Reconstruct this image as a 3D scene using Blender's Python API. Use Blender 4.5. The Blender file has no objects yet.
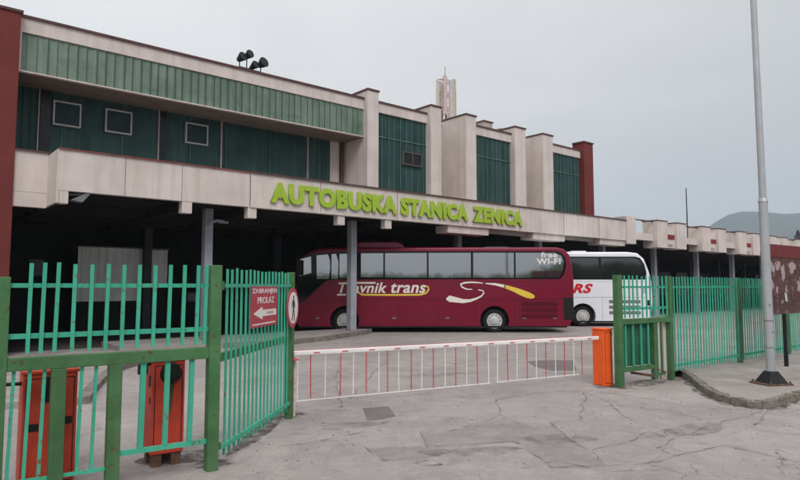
import bpy, bmesh, math, random
from mathutils import Vector, Matrix, noise
random.seed(7)
R = math.radians
sc = bpy.context.scene
C = sc.collection
# ------------------------------------------------------------------ camera
FPX = 620.0; PITCH = math.atan(46/620); EYE = 1.9
cam = bpy.data.cameras.new('camera'); co = bpy.data.objects.new('camera', cam); C.objects.link(co)
co.location = (0, 0, EYE); co.rotation_euler = (R(90)+PITCH, 0, 0)
cam.sensor_width = 36; cam.lens = FPX/800*36; cam.clip_start = .1; cam.clip_end = 9000
sc.camera = co
# ------------------------------------------------------------------ sky and sun (overcast)
SUN_EL, SUN_AZ = R(46), R(168)      # azimuth clockwise from +Y: behind the camera
w = bpy.data.worlds.new('World'); sc.world = w; w.use_nodes = True
nt = w.node_tree; N = nt.nodes; L = nt.links
for n in list(N): N.remove(n)
out = N.new('ShaderNodeOutputWorld'); bg = N.new('ShaderNodeBackground'); bg.inputs[1].default_value = .1
sky = N.new('ShaderNodeTexSky'); sky.sky_type = 'NISHITA'; sky.sun_disc = False
sky.sun_elevation = SUN_EL; sky.sun_rotation = SUN_AZ
hs = N.new('ShaderNodeHueSaturation'); hs.inputs['Saturation'].default_value = .12
L.new(sky.outputs[0], hs.inputs['Color'])
geo = N.new('ShaderNodeNewGeometry'); tc = N.new('ShaderNodeTexCoord')
sep = N.new('ShaderNodeSeparateXYZ'); L.new(tc.outputs['Generated'], sep.inputs[0])
# cloud deck: brighter towards the upper left, a darker grey bank to the right near the horizon
def wm(op, a, b, clamp=False):
    n = N.new('ShaderNodeMath'); n.operation = op; n.use_clamp = clamp
    for i, v in enumerate((a, b)):
        if isinstance(v, (int, float)): n.inputs[i].default_value = v
        else: L.new(v, n.inputs[i])
    return n.outputs[0]
mp = N.new('ShaderNodeMapping'); mp.inputs['Scale'].default_value = (1, 1, 2.6); L.new(tc.outputs['Generated'], mp.inputs[0])
nz = N.new('ShaderNodeTexNoise'); nz.inputs['Scale'].default_value = 2.4; nz.inputs['Detail'].default_value = 5; nz.inputs['Distortion'].default_value = .6
L.new(mp.outputs[0], nz.inputs['Vector'])
g = wm('ADD', wm('MULTIPLY', sep.outputs[0], -.62), wm('MULTIPLY', sep.outputs[2], .55))
g = wm('ADD', wm('ADD', g, .50), wm('MULTIPLY', wm('SUBTRACT', nz.outputs[0], .5), .60), True)
cr = N.new('ShaderNodeValToRGB')
e = cr.color_ramp.elements
e[0].position = .0; e[0].color = (5.3, 5.4, 5.55, 1); e[1].position = 1; e[1].color = (8.75, 8.7, 8.75, 1)
x = e.new(.32); x.color = (6.1, 6.2, 6.3, 1)
x = e.new(.62); x.color = (7.5, 7.5, 7.6, 1)
L.new(g, cr.inputs[0])
mx = N.new('ShaderNodeMix'); mx.data_type = 'RGBA'; mx.inputs[0].default_value = .9
L.new(hs.outputs[0], mx.inputs[6]); L.new(cr.outputs[0], mx.inputs[7])
# an overcast sky is brightest overhead, well above what the picture frames
up_ = N.new('ShaderNodeMapRange'); up_.interpolation_type = 'SMOOTHSTEP'; up_.inputs[1].default_value = .38; up_.inputs[2].default_value = .95; up_.inputs[3].default_value = .94; up_.inputs[4].default_value = 1.75
L.new(sep.outputs[2], up_.inputs[0])
ml = N.new('ShaderNodeVectorMath'); ml.operation = 'SCALE'; L.new(mx.outputs[2], ml.inputs[0]); L.new(up_.outputs[0], ml.inputs['Scale'])
L.new(ml.outputs[0], bg.inputs[0]); L.new(bg.outputs[0], out.inputs[0])
sl = bpy.data.lights.new('sun', 'SUN'); sl.energy = 1.5; sl.angle = R(24); sl.color = (1, .965, .93)
so = bpy.data.objects.new('sun', sl); C.objects.link(so); so.rotation_euler = (R(90)-SUN_EL, 0, -SUN_AZ+R(180))
# sun direction check: lamp shines along -Z of its own frame
vs = sc.view_settings; vs.view_transform = 'Standard'; vs.look = 'None'; vs.gamma = 1; vs.exposure = .25
try: vs.use_curve_mapping = False
except Exception: pass

# ------------------------------------------------------------------ measuring helpers
TH = R(40.04)                        # the station's long front runs 40 degrees off the picture plane
def ray(x, y):
    a = (x-400)/FPX; b = (240-y)/FPX
    return a, math.cos(PITCH)-b*math.sin(PITCH), math.sin(PITCH)+b*math.cos(PITCH)
def SQ(x, y, q):                     # point of the vertical plane q of the building frame
    d = ray(x, y); ls = d[0]*math.cos(TH)+d[1]*math.sin(TH); lq = -d[0]*math.sin(TH)+d[1]*math.cos(TH)
    t = q/lq; return ls*t, EYE+d[2]*t
def G(x, y, z=0):                    # point of the ground
    d = ray(x, y); t = (z-EYE)/d[2]; return (d[0]*t, d[1]*t)
def rot2(p, a): return (p[0]*math.cos(a)-p[1]*math.sin(a), p[0]*math.sin(a)+p[1]*math.cos(a))
# ------------------------------------------------------------------ materials
MC = {}
def mat(name, col, rough=.7, var=.12, scale=3.0, streak=0.0, streak_col=None, bump=0.0, bscale=40, metal=0.0,
        spots=0.0, spot_col=(.1,.06,.04), spot_scale=6, spec=.5, coat=0.0, grime=0.0, grime_col=(.12,.1,.085), fine=0.0):
    if name in MC: return MC[name]
    m = bpy.data.materials.new(name); m.use_nodes = True; nt = m.node_tree; N = nt.nodes; L = nt.links
    b = N['Principled BSDF']; b.inputs['Roughness'].default_value = rough; b.inputs['Metallic'].default_value = metal
    b.inputs['Specular IOR Level'].default_value = spec if rough < .4 or spec != .5 else .18
    if coat: b.inputs['Coat Weight'].default_value = coat; b.inputs['Coat Roughness'].default_value = .12
    tc = N.new('ShaderNodeTexCoord')
    def noise_(sc_, det=6, vec=None, dist=0):
        n = N.new('ShaderNodeTexNoise'); n.inputs['Scale'].default_value = sc_; n.inputs['Detail'].default_value = det
        n.inputs['Distortion'].default_value = dist
        n.inputs['Roughness'].default_value = .6
        L.new(vec or tc.outputs['Object'], n.inputs['Vector']); return n.outputs[0]
    def ramp(f, a, b_):
        r = N.new('ShaderNodeMapRange'); r.inputs[1].default_value = a; r.inputs[2].default_value = b_; L.new(f, r.inputs[0]); return r.outputs[0]
    def mixc(f, A, B, mode='MIX', k=None):
        n = N.new('ShaderNodeMix'); n.data_type = 'RGBA'; n.blend_type = mode
        if isinstance(f, float): n.inputs[0].default_value = f
        else: L.new(f, n.inputs[0])
        for i, v in ((6, A), (7, B)):
            if isinstance(v, tuple): n.inputs[i].default_value = (*v[:3], 1)
            else: L.new(v, n.inputs[i])
        return n.outputs[2]
    lo = tuple(c*(1-var) for c in col); hi = tuple(min(1, c*(1+var)) for c in col)
    c = mixc(ramp(noise_(scale), .3, .7), lo, hi)
    if fine:
        c = mixc(ramp(noise_(scale*14, 3), .25, .75), c, mixc(1.0, c, tuple([1-fine]*3), 'MULTIPLY'))
    if streak:
        mpn = N.new('ShaderNodeMapping'); mpn.inputs['Scale'].default_value = (1, 1, .06); L.new(tc.outputs['Object'], mpn.inputs[0])
        s = ramp(noise_(3.4, 8, mpn.outputs[0]), .46, .78)
        mm = N.new('ShaderNodeMath'); mm.operation = 'MULTIPLY'; mm.inputs[1].default_value = streak; L.new(s, mm.inputs[0])
        c = mixc(mm.outputs[0], c, streak_col or tuple(v*.4 for v in col))
    if grime:
        s = ramp(noise_(scale*.5, 10, dist=1.2), .5, .72)
        mm = N.new('ShaderNodeMath'); mm.operation = 'MULTIPLY'; mm.inputs[1].default_value = grime; L.new(s, mm.inputs[0])
        c = mixc(mm.outputs[0], c, grime_col)
    if spots:
        s = ramp(noise_(spot_scale, 10), 1-spots-.03, 1-spots+.03)
        c = mixc(s, c, spot_col)
    L.new(c, b.inputs['Base Color'])
    rr = N.new('ShaderNodeMapRange'); rr.inputs[3].default_value = max(0, rough-.08); rr.inputs[4].default_value = min(1, rough+.1)
    L.new(noise_(scale*3), rr.inputs[0]); L.new(rr.outputs[0], b.inputs['Roughness'])
    if bump:
        bn = N.new('ShaderNodeBump'); bn.inputs['Strength'].default_value = bump; bn.inputs['Distance'].default_value = .02
        L.new(noise_(bscale, 8), bn.inputs['Height']); L.new(bn.outputs[0], b.inputs['Normal'])
    MC[name] = m; return m

CONC = mat('painted_concrete', (.60, .53, .495), .85, .09, 1.1, .48, (.34, .27, .235), .25, 25, grime=.35, grime_col=(.40,.33,.30), spots=.27, spot_col=(.36,.29,.26), spot_scale=9)
CONCD = mat('weathered_concrete', (.42, .37, .34), .9, .12, 1.5, .35, (.2, .17, .15), .35, 25, grime=.4)
COPE = mat('brown_coping', (.10, .055, .05), .6, .2, 4)
REDW = mat('red_tiled_wall', (.15, .030, .026), .62, .16, 1.6, .35, (.09, .03, .028), .15, 14, grime=.3, grime_col=(.09,.035,.03))
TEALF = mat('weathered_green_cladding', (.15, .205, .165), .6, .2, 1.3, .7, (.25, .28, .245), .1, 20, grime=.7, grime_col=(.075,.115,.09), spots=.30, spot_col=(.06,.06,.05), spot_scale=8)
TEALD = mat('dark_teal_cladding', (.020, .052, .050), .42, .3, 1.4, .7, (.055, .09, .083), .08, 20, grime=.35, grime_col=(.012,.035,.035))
TEALR = mat('teal_rib', (.10, .20, .185), .5, .3, 3, .5, (.03, .08, .08))
SOFF = mat('brown_soffit', (.17, .135, .115), .85, .15, 2, grime=.5)
DARK = mat('dark_interior', (.022, .024, .022), .8, .3, 1.5)  # hall walls near black, their shade put into the colour
DGL = mat('dark_glass', (.010, .012, .013), .25, .2, 1, spec=.3)
CEIL = mat('shade_dark_ceiling', (.02, .019, .017), .9, .3, 1)  # ceiling and inner beams near black, canopy shade put into the colour
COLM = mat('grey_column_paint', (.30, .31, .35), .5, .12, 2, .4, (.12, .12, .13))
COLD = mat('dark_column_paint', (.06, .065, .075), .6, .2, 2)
LIME = mat('lime_letter', (.31, .45, .03), .5, .10, 4, .2, (.2, .33, .03), spec=.4)
MINT = mat('mint_paint', (.055, .38, .25), .5, .16, 2.2, .3, (.05, .24, .16), .2, 60, grime=.3, grime_col=(.10,.26,.18), spots=.36, spot_col=(.16,.10,.06), spot_scale=17)
DGREEN = mat('dark_green_paint', (.060, .155, .062), .55, .25, 3, .5, (.04, .075, .035), .2, 50, grime=.4, grime_col=(.12,.17,.09), spots=.36, spot_col=(.10,.06,.035), spot_scale=15)
REDB = mat('faded_red_paint', (.52, .062, .035), .5, .2, 3, .7, (.20, .035, .022), .1, 40, spots=.31, spot_col=(.10,.05,.04), spot_scale=14)
ORNG = mat('orange_paint', (.88, .125, .025), .42, .08, 3, .22, (.42, .07, .03), .08, 40)
WHITE = mat('white_paint', (.78, .75, .74), .4, .06, 3, .25, (.5, .46, .44))
RODW = mat('white_rod', (.74, .70, .69), .5, .08, 3)
RODR = mat('red_rod', (.52, .06, .075), .5, .12, 3)
BLACK = mat('black_rubber', (.012, .012, .013), .8, .3, 6, spec=.25)
BLKM = mat('black_metal', (.014, .014, .015), .6, .3, 5, spec=.25)
RUST = mat('rusty_steel', (.13, .075, .05), .8, .4, 8, bump=.3)
GALV = mat('galvanised_steel', (.42, .43, .44), .42, .10, 3, .45, (.28, .28, .28), .1, 30, metal=.35, spots=.28, spot_col=(.22,.2,.19), spot_scale=12)
MAR = mat('maroon_bus_paint', (.165, .008, .027), .32, .07, 1.2, spec=.16, coat=.16, grime=.3, grime_col=(.14,.015,.03))
MARL = mat('maroon_roof_paint', (.27, .035, .075), .4, .1, 1.2, coat=.3, grime=.3, grime_col=(.3,.14,.16))
MARD = mat('dark_maroon_gap', (.05, .004, .010), .5, .1, 2)  # dark maroon of the panel seams and grilles
BUSW = mat('white_bus_paint', (.72, .73, .76), .3, .05, 1.2, coat=.4, grime=.3, grime_col=(.5,.5,.5))
GREYP = mat('grey_plastic', (.16, .165, .17), .5, .15, 5)
CREAM = mat('cream_vinyl', (.74, .69, .62), .45, .05, 4)
YELL = mat('yellow_vinyl', (.72, .50, .07), .45, .08, 4)
REDV = mat('red_vinyl', (.55, .02, .03), .45, .08, 4)
RIM = mat('wheel_rim', (.50, .49, .48), .4, .1, 6, metal=.1, grime=.4)
SIGNR = mat('sign_red', (.42, .055, .075), .45, .12, 6, .3, (.3, .05, .06))
SIGNW = mat('sign_white', (.72, .68, .66), .5, .08, 5)
CORR = mat('pale_corrugated_sheet', (.86, .87, .84), .5, .12, 2, .5, (.35, .35, .33))
LAMPG = mat('lamp_glass', (.30, .31, .33), .2, .2, 6, spec=.8)
def glass(name, base, refl, rough=.04):
    m = mat(name, base, rough, .2, .5, spec=.8); b = m.node_tree.nodes['Principled BSDF']
    b.inputs['IOR'].default_value = refl
    for l in list(m.node_tree.links):
        if l.to_socket == b.inputs['Roughness']: m.node_tree.links.remove(l)
    b.inputs['Roughness'].default_value = rough
    return m
BGL = glass('bus_window_glass', (.022, .026, .03), 3.0)
BGLD = glass('bus_dark_glass', (.006, .007, .008), 1.25); BGLW = glass('tinted_coach_glass', (.008, .010, .013), 1.75)
GLW = mat('window_pane_glass', (.016, .036, .036), .5, .3, 3, spec=.2)

# ------------------------------------------------------------------ mesh and object helpers
class MB:
    def __init__(s): s.v = []; s.f = []
    def add(s, vs, fs):
        o = len(s.v); s.v += [tuple(p) for p in vs]; s.f += [tuple(i+o for i in f) for f in fs]; return s
    def box(s, x0, x1, y0, y1, z0, z1):
        return s.add([(x, y, z) for z in (z0, z1) for y in (y0, y1) for x in (x0, x1)],
                     [(0,2,3,1), (4,5,7,6), (0,1,5,4), (2,6,7,3), (0,4,6,2), (1,3,7,5)])
    def frustum(s, cx, cy, z0, z1, a0, a1):
        return s.add([(cx+i*a, cy+j*a, z) for z, a in ((z0, a0), (z1, a1)) for j in (-1, 1) for i in (-1, 1)],
                     [(0,2,3,1), (4,5,7,6), (0,1,5,4), (2,6,7,3), (0,4,6,2), (1,3,7,5)])
    def bar(s, p, q, w_, d, up=(0, 0, 1)):
        p = Vector(p); q = Vector(q); a = (q-p).normalized(); u = Vector(up)
        if abs(a.dot(u)) > .95: u = Vector((0, 1, 0))
        b = a.cross(u).normalized(); c = b.cross(a)
        vs = [e+b*i*w_/2+c*j*d/2 for e in (p, q) for j in (-1, 1) for i in (-1, 1)]
        return s.add(vs, [(0,2,3,1), (4,5,7,6), (0,1,5,4), (2,6,7,3), (0,4,6,2), (1,3,7,5)])
    def cyl(s, p, q, r0, r1=None, n=12):
        r1 = r0 if r1 is None else r1; p = Vector(p); q = Vector(q); a = (q-p).normalized()
        u = Vector((0, 0, 1)) if abs(a.z) < .9 else Vector((1, 0, 0)); b = a.cross(u).normalized(); c = a.cross(b)
        vs = []
        for e_, r in ((p, r0), (q, r1)):
            for k in range(n):
                t = 2*math.pi*k/n; vs.append(e_+(b*math.cos(t)+c*math.sin(t))*r)
        fs = [(k, (k+1) % n, n+(k+1) % n, n+k) for k in range(n)]+[tuple(range(n-1, -1, -1)), tuple(range(n, 2*n))]
        return s.add(vs, fs)
    def prism(s, pts, y0, y1):       # outline in x, z swept along y
        n = len(pts); vs = [(a, y0, b) for a, b in pts]+[(a, y1, b) for a, b in pts]
        return s.add(vs, [(k, (k+1) % n, n+(k+1) % n, n+k) for k in range(n)]+[tuple(range(n-1, -1, -1)), tuple(range(n, 2*n))])
    def slab(s, pts, z0, z1):        # outline in x, y swept along z
        n = len(pts); vs = [(a, b, z0) for a, b in pts]+[(a, b, z1) for a, b in pts]
        return s.add(vs, [(k, (k+1) % n, n+(k+1) % n, n+k) for k in range(n)]+[tuple(range(n-1, -1, -1)), tuple(range(n, 2*n))])
    def lathe(s, c, axis_pts, n=28):  # axis along y: list of (y, r)
        cx, cy, cz = c; vs = []
        for y, r in axis_pts:
            for k in range(n):
                t = 2*math.pi*k/n; vs.append((cx+r*math.cos(t), cy+y, cz+r*math.sin(t)))
        m = len(axis_pts)
        fs = [(i*n+k, i*n+(k+1) % n, (i+1)*n+(k+1) % n, (i+1)*n+k) for i in range(m-1) for k in range(n)]
        fs += [tuple(range(n)), tuple(range((m-1)*n, m*n))]
        return s.add(vs, fs)
    def tube(s, pts, r, n=8):
        for a, b in zip(pts[:-1], pts[1:]): s.cyl(a, b, r, r, n)
        return s
    def stroke(s, pts, y0, y1):      # ribbon in x,z with width: pts (x, z, w)
        L_, R_ = [], []
        for i, (a, b, w_) in enumerate(pts):
            p0 = pts[max(0, i-1)]; p1 = pts[min(len(pts)-1, i+1)]
            dx, dz = p1[0]-p0[0], p1[1]-p0[1]; l = math.hypot(dx, dz) or 1
            L_.append((a-dz/l*w_/2, b+dx/l*w_/2)); R_.append((a+dz/l*w_/2, b-dx/l*w_/2))
        for i in range(len(pts)-1):
            s.prism([L_[i], L_[i+1], R_[i+1], R_[i]], y0, y1)
        return s
    def build(s, name, m, parent=None, bevel=0.0, smooth=False, kind=None, tri=False):
        me = bpy.data.meshes.new(name); off = parent.off if isinstance(parent, T) else Vector((0, 0, 0))
        me.from_pydata([(a-off[0], b-off[1], c-off[2]) for a, b, c in s.v], [], s.f)
        bm = bmesh.new(); bm.from_mesh(me); bmesh.ops.recalc_face_normals(bm, faces=bm.faces)
        if bevel:
            ed = [e_ for e_ in bm.edges if len(e_.link_faces) == 2 and e_.calc_face_angle(0) > R(50)]
            bmesh.ops.bevel(bm, geom=ed, offset=bevel, segments=2, affect='EDGES', profile=.5, clamp_overlap=True)
        bm.to_mesh(me); bm.free()
        return link(name, me, m, parent, smooth, kind)
def link(name, me, m, parent=None, smooth=False, kind=None):
    me.materials.append(m)
    if smooth:
        for p in me.polygons: p.use_smooth = True
        me.set_sharp_from_angle(angle=R(35))
    o = bpy.data.objects.new(name, me); C.objects.link(o)
    if isinstance(parent, T): o.parent = parent.o
    elif parent is not None: o.parent = parent
    if kind: o['kind'] = kind
    return o
class T:                              # a thing: an Empty at its base; part meshes are written in its own frame
    def __init__(s, name, label, cat, loc=(0, 0, 0), rot=0.0, off=(0, 0, 0), group=None):
        s.off = Vector(off); s.o = bpy.data.objects.new(name, None); C.objects.link(s.o)
        p = rot2((off[0], off[1]), rot); s.o.location = (loc[0]+p[0], loc[1]+p[1], loc[2]+off[2]); s.o.rotation_euler = (0, 0, rot)
        s.o['label'] = label; s.o['category'] = cat
        s.o.empty_display_size = .3
        if group: s.o['group'] = group
class Sub:                            # lets a builder hang sub-parts on a part, in the thing's frame
    def __new__(cls, part, thing):
        t = T.__new__(T); t.off = thing.off; t.o = part; return t
def tag(o, label, cat, group=None):
    o['label'] = label; o['category'] = cat
    if group: o['group'] = group
    return o
def text(name, body, x0, x1, z0, z1, y, depth, m, parent, bold=.0, shear=0.0):
    cu = bpy.data.curves.new('tmp', 'FONT'); cu.body = body; cu.size = 1; cu.extrude = .5; cu.offset = bold; cu.shear = shear; cu.resolution_u = 4
    cu.space_character = 1.0+bold*2.2
    ob = bpy.data.objects.new('tmp', cu); C.objects.link(ob); bpy.context.view_layer.update()
    me = bpy.data.meshes.new_from_object(ob.evaluated_get(bpy.context.evaluated_depsgraph_get()))
    bpy.data.objects.remove(ob); me.name = name
    xs = [v.co.x for v in me.vertices]; ys = [v.co.y for v in me.vertices]
    a, b, c, d = min(xs), max(xs), min(ys), max(ys); off = parent.off
    for v in me.vertices:
        X, Y, Z = v.co
        v.co = (x0+(X-a)/(b-a)*(x1-x0)-off[0], y-(Z+.5)*depth-off[1], z0+(Y-c)/(d-c)*(z1-z0)-off[2])
    me.flip_normals() if False else None
    bm = bmesh.new(); bm.from_mesh(me); bmesh.ops.remove_doubles(bm, verts=bm.verts, dist=1e-5); bmesh.ops.recalc_face_normals(bm, faces=bm.faces); bm.to_mesh(me); bm.free()
    me.materials.clear()
    return link(name, me, m, parent)
def struct(name, mb, m, **k): return mb.build(name, m, None, kind='structure', **k)

# ------------------------------------------------------------------ ground
def ground_mat():
    m = bpy.data.materials.new('worn_asphalt'); m.use_nodes = True; nt = m.node_tree; N = nt.nodes; L = nt.links
    b = N['Principled BSDF']; b.inputs['Roughness'].default_value = .9; b.inputs['Specular IOR Level'].default_value = .3
    tc = N.new('ShaderNodeTexCoord')
    def nz(s, d=8, dist=0, r=.6):
        n = N.new('ShaderNodeTexNoise'); n.inputs['Scale'].default_value = s; n.inputs['Detail'].default_value = d; n.inputs['Distortion'].default_value = dist; n.inputs['Roughness'].default_value = r
        L.new(tc.outputs['Object'], n.inputs['Vector']); return n
    def mr(f, a, b_, c=0, d=1):
        r = N.new('ShaderNodeMapRange'); r.inputs[1].default_value = a; r.inputs[2].default_value = b_; r.inputs[3].default_value = c; r.inputs[4].default_value = d; L.new(f, r.inputs[0]); return r.outputs[0]
    def mixc(f, A, B, mode='MIX'):
        n = N.new('ShaderNodeMix'); n.data_type = 'RGBA'; n.blend_type = mode
        if isinstance(f, float): n.inputs[0].default_value = f
        else: L.new(f, n.inputs[0])
        for i, v in ((6, A), (7, B)):
            if isinstance(v, tuple): n.inputs[i].default_value = (*v, 1)
            else: L.new(v, n.inputs[i])
        return n.outputs[2]
    c = mixc(mr(nz(.28, 6, 1.0).outputs[0], .36, .66), (.235, .21, .202), (.36, .322, .308))
    c = mixc(mr(nz(1.3, 10, .8, .72).outputs[0], .47, .68, 0, .65), c, (.185, .165, .158))
    c = mixc(mr(nz(3.1, 10, .5, .75).outputs[0], .5, .66, 0, .40), c, (.44, .395, .37))
    c = mixc(mr(nz(.75, 4, 2.0).outputs[0], .60, .67, 0, .45), c, (.15, .135, .13))
    c = mixc(mr(nz(17, 6, 0, .8).outputs[0], .5, .62, 0, .35), c, (.17, .15, .14))
    c = mixc(mr(nz(48, 4, 0, .75).outputs[0], .42, .68, 0, .5), c, (.14, .125, .12))
    c = mixc(mr(nz(110, 3).outputs[0], .52, .72, 0, .45), c, (.55, .5, .48))
    # hairline cracks in two sizes, only in places
    for s_, wd, k in ((.42, .006, .75), (1.5, .012, .5)):
        wv = N.new('ShaderNodeVectorMath'); wv.operation = 'MULTIPLY_ADD'
        L.new(nz(1.3, 5).outputs[1], wv.inputs[0]); wv.inputs[1].default_value = (1.4/s_*.35,)*3; L.new(tc.outputs['Object'], wv.inputs[2])
        vo = N.new('ShaderNodeTexVoronoi'); vo.feature = 'DISTANCE_TO_EDGE'; vo.inputs['Scale'].default_value = s_; L.new(wv.outputs[0], vo.inputs['Vector'])
        f = mr(vo.outputs[0], wd*.3, wd, k, 0)
        gate = mr(nz(.33 if s_ < 1 else .5, 3).outputs[0], .5, .6)
        mm = N.new('ShaderNodeMath'); mm.operation = 'MULTIPLY'; L.new(f, mm.inputs[0]); L.new(gate, mm.inputs[1])
        c = mixc(mm.outputs[0], c, (.08, .07, .065))
    L.new(c, b.inputs['Base Color'])
    bn = N.new('ShaderNodeBump'); bn.inputs['Strength'].default_value = .5; bn.inputs['Distance'].default_value = .012
    L.new(nz(75, 5).outputs[0], bn.inputs['Height']); L.new(bn.outputs[0], b.inputs['Normal'])
    return m
ASPH = ground_mat()
SEAM = mat('tar_seam', (.14, .125, .118), .8, .25, 3, fine=.3)
def blotchy(m, lo, hi, amax, sc_):
    nt = m.node_tree; N = nt.nodes; L = nt.links; b = N['Principled BSDF']
    tc = N.new('ShaderNodeTexCoord'); n = N.new('ShaderNodeTexNoise'); n.inputs['Scale'].default_value = sc_; n.inputs['Detail'].default_value = 9; n.inputs['Roughness'].default_value = .7
    L.new(tc.outputs['Object'], n.inputs['Vector']); r = N.new('ShaderNodeMapRange'); r.inputs[1].default_value = lo; r.inputs[2].default_value = hi; r.inputs[4].default_value = amax
    L.new(n.outputs[0], r.inputs[0]); L.new(r.outputs[0], b.inputs['Alpha'])
blotchy(SEAM, .38, .66, .55, 5)
PATCHD = mat('dark_asphalt_patch', (.16, .145, .14), .9, .15, 3, bump=.4, bscale=70, fine=.2)
PATCHL = mat('pale_asphalt_patch', (.345, .31, .295), .9, .1, 2.5, bump=.4, bscale=70, fine=.2); blotchy(PATCHL, .3, .55, .75, 1.5)
PAVE = mat('worn_pavement', (.30, .27, .25), .9, .2, 1.6, bump=.5, bscale=50, grime=.65, grime_col=(.2,.17,.15), fine=.2)
KERB = mat('old_kerb_stone', (.19, .165, .145), .9, .35, 4, bump=.8, bscale=14, grime=.8, grime_col=(.09,.08,.06))
YARD = mat('platform_floor', (.30, .27, .25), .9, .15, 1.2, bump=.3, grime=.4)
INFL = mat('shade_dark_floor', (.06, .055, .05), .9, .2, 1.2, bump=.3)  # floor colour darkened to paint in the shade under the canopy
HILL = mat('wooded_hill', (.045, .06, .045), .95, .5, .008, spec=.1)
g_ = MB(); Rr = 2800; n_ = 64
ring = [(Rr*math.cos(2*math.pi*k/n_), Rr*math.sin(2*math.pi*k/n_)) for k in range(n_)]
g_.add([(x_, y_, 0) for x_, y_ in ring], [tuple(range(n_))])
struct('ground', g_, ASPH)
# hills all round the town: the high one to the right of the station, low ones behind the camera
hm = MB(); NA = 360; rows = 9
def prof(a):                          # a: degrees clockwise from +Y, returns crest elevation angle in degrees
    b_ = .55+.3*math.sin(R(a*2.3+40))+.35*math.sin(R(a*5.1))+.15*math.sin(R(a*13.7+20))
    b_ = max(.25, b_)
    if 140 < a < 205: b_ = .95+.35*noise.noise(Vector((a*.9, 0, 2)))+(1.0 if a < 163 else max(0, (170-a)/7)*1.0)
    # high hill, from 26 degrees on to the right
    if 22 < a < 75:
        pts = [(22, 2.2), (25.8, 4.3), (26.6, 5.0), (27.4, 5.72), (28.4, 6.05), (29.4, 6.18), (30.4, 6.0), (32.0, 5.75), (36, 5.9), (45, 6.6), (60, 4.2), (75, 1.3)]
        for (a0, v0), (a1, v1) in zip(pts, pts[1:]):
            if a0 <= a <= a1:
                t = (a-a0)/(a1-a0); t = t*t*(3-2*t) if a0 >= 30 or a0 < 25 else t
                b_ = max(b_, v0+(v1-v0)*t); break
    return b_
vs_ = []
for j in range(rows):
    t = j/(rows-1); r_ = 2050+t*650
    for k in range(NA):
        a = k*360/NA; el = prof(a)
        hz_ = math.tan(R(el))*2500*math.sin(t*math.pi/2*1.0)**1.1*1.06
        hz_ += noise.noise(Vector((k*.5, j*1.1, 0)))*9*(t*(1-t)*4) + noise.noise(Vector((k*1.7, j*2.1, 5)))*3*min(1, t*3)
        vs_.append((r_*math.sin(R(a)), r_*math.cos(R(a)), hz_-1 if j else -1))
hm.add(vs_, [(j*NA+k, j*NA+(k+1) % NA, (j+1)*NA+(k+1) % NA, (j+1)*NA+k) for j in range(rows-1) for k in range(NA)])
struct('hills', hm, HILL, smooth=True)

Z7 = lambda l: [(280+a/2.353, 320+b/2.353) for a, b in l]
Z8 = lambda l: [(500+a/2.667, 360+b/2.667) for a, b in l]
def ground_stroke(mb, px, wd, z=.004, zt=.0055):
    pts = [Vector(G(*p)) for p in px]; fine = []
    for a, b in zip(pts, pts[1:]):
        n = max(1, int((b-a).length/.10))
        for k in range(n):
            p = a.lerp(b, k/n); fine.append(p+Vector((noise.noise(Vector((p.x*2.1, p.y*2.1, 3))), noise.noise(Vector((p.x*2.1, p.y*2.1, 9)))))*.07)
    fine.append(pts[-1])
    for i in range(len(fine)-1):
        a, b = fine[i], fine[i+1]; d = (b-a).normalized(); nn = Vector((-d.y, d.x))
        wa = wd*(.25+1.9*abs(noise.noise(Vector((a.x*4, a.y*4, 1))))); wb = wd*(.25+1.9*abs(noise.noise(Vector((b.x*4, b.y*4, 1)))))
        p = [a+nn*wa, b+nn*wb, b-nn*wb, a-nn*wa]
        mb.add([(q.x, q.y, zt) for q in p], [(0, 1, 2, 3)])
seams = [Z7([(330,262),(345,300),(430,295),(540,288),(565,290)]), Z7([(510,188),(525,225),(390,265),(330,262)]),
         Z7([(510,188),(600,172),(690,165)]), Z7([(250,95),(205,140),(165,185)]), Z7([(140,88),(132,150),(145,205)]),
         Z7([(0,296),(60,290),(140,276),(205,262)]), Z7([(198,300),(225,322),(250,332)]), Z7([(320,335),(360,328),(378,340),(330,342),(320,335)]),
         Z7([(30,225),(120,214),(195,208)]), Z7([(165,185),(290,180),(360,172)]),
         Z8([(150,85),(222,85),(228,95),(210,160),(145,168),(180,205),(285,283),(140,290),(90,255),(45,220),(0,218)]),
         Z8([(415,235),(480,205),(600,165),(700,135)]), Z8([(410,270),(500,248),(600,228),(700,252),(800,275)]),
         Z8([(680,175),(700,150),(715,135)]), Z8([(285,110),(330,150),(370,170)]), Z8([(285,283),(350,278),(410,270)]),
         Z8([(240,240),(330,225),(400,190),(440,205)]), Z8([(222,85),(285,110),(320,118)]),
         [(330,372),(420,366),(470,362),(500,372)], [(600,392),(640,398),(668,402)], [(520,468),(560,462),(610,472),(660,470)]]
sm = MB()
for i, s_ in enumerate(seams): ground_stroke(sm, s_, .024)
struct('crack_seams', sm, SEAM)
def patch(name, px, m, z=.004):
    pts = [G(*p) for p in px]; b = MB(); b.add([(x_, y_, z) for x_, y_ in pts], [tuple(range(len(pts)))]); struct(name, b, m)
patch('asphalt_patch', Z7([(195,208),(255,203),(272,226),(240,233),(205,236)]), PATCHD)
patch('asphalt_patch', Z7([(580,97),(640,94),(690,95),(698,118),(640,119),(600,110)]), PATCHD)
patch('asphalt_patch', Z7([(345,298),(430,293),(540,286),(570,290),(600,318),(642,346),(766,341),(700,290),(645,247),(600,252),(530,228),(395,266),(334,264)]), PATCHL, .0035)
patch('asphalt_patch', Z7([(200,302),(330,296),(345,300),(420,306),(330,328),(250,330)]), PATCHL, .0037)
patch('asphalt_patch', Z8([(415,235),(480,205),(695,136),(800,160),(800,272),(600,226),(470,256)]), PATCHD if False else ASPH, .002)

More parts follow.
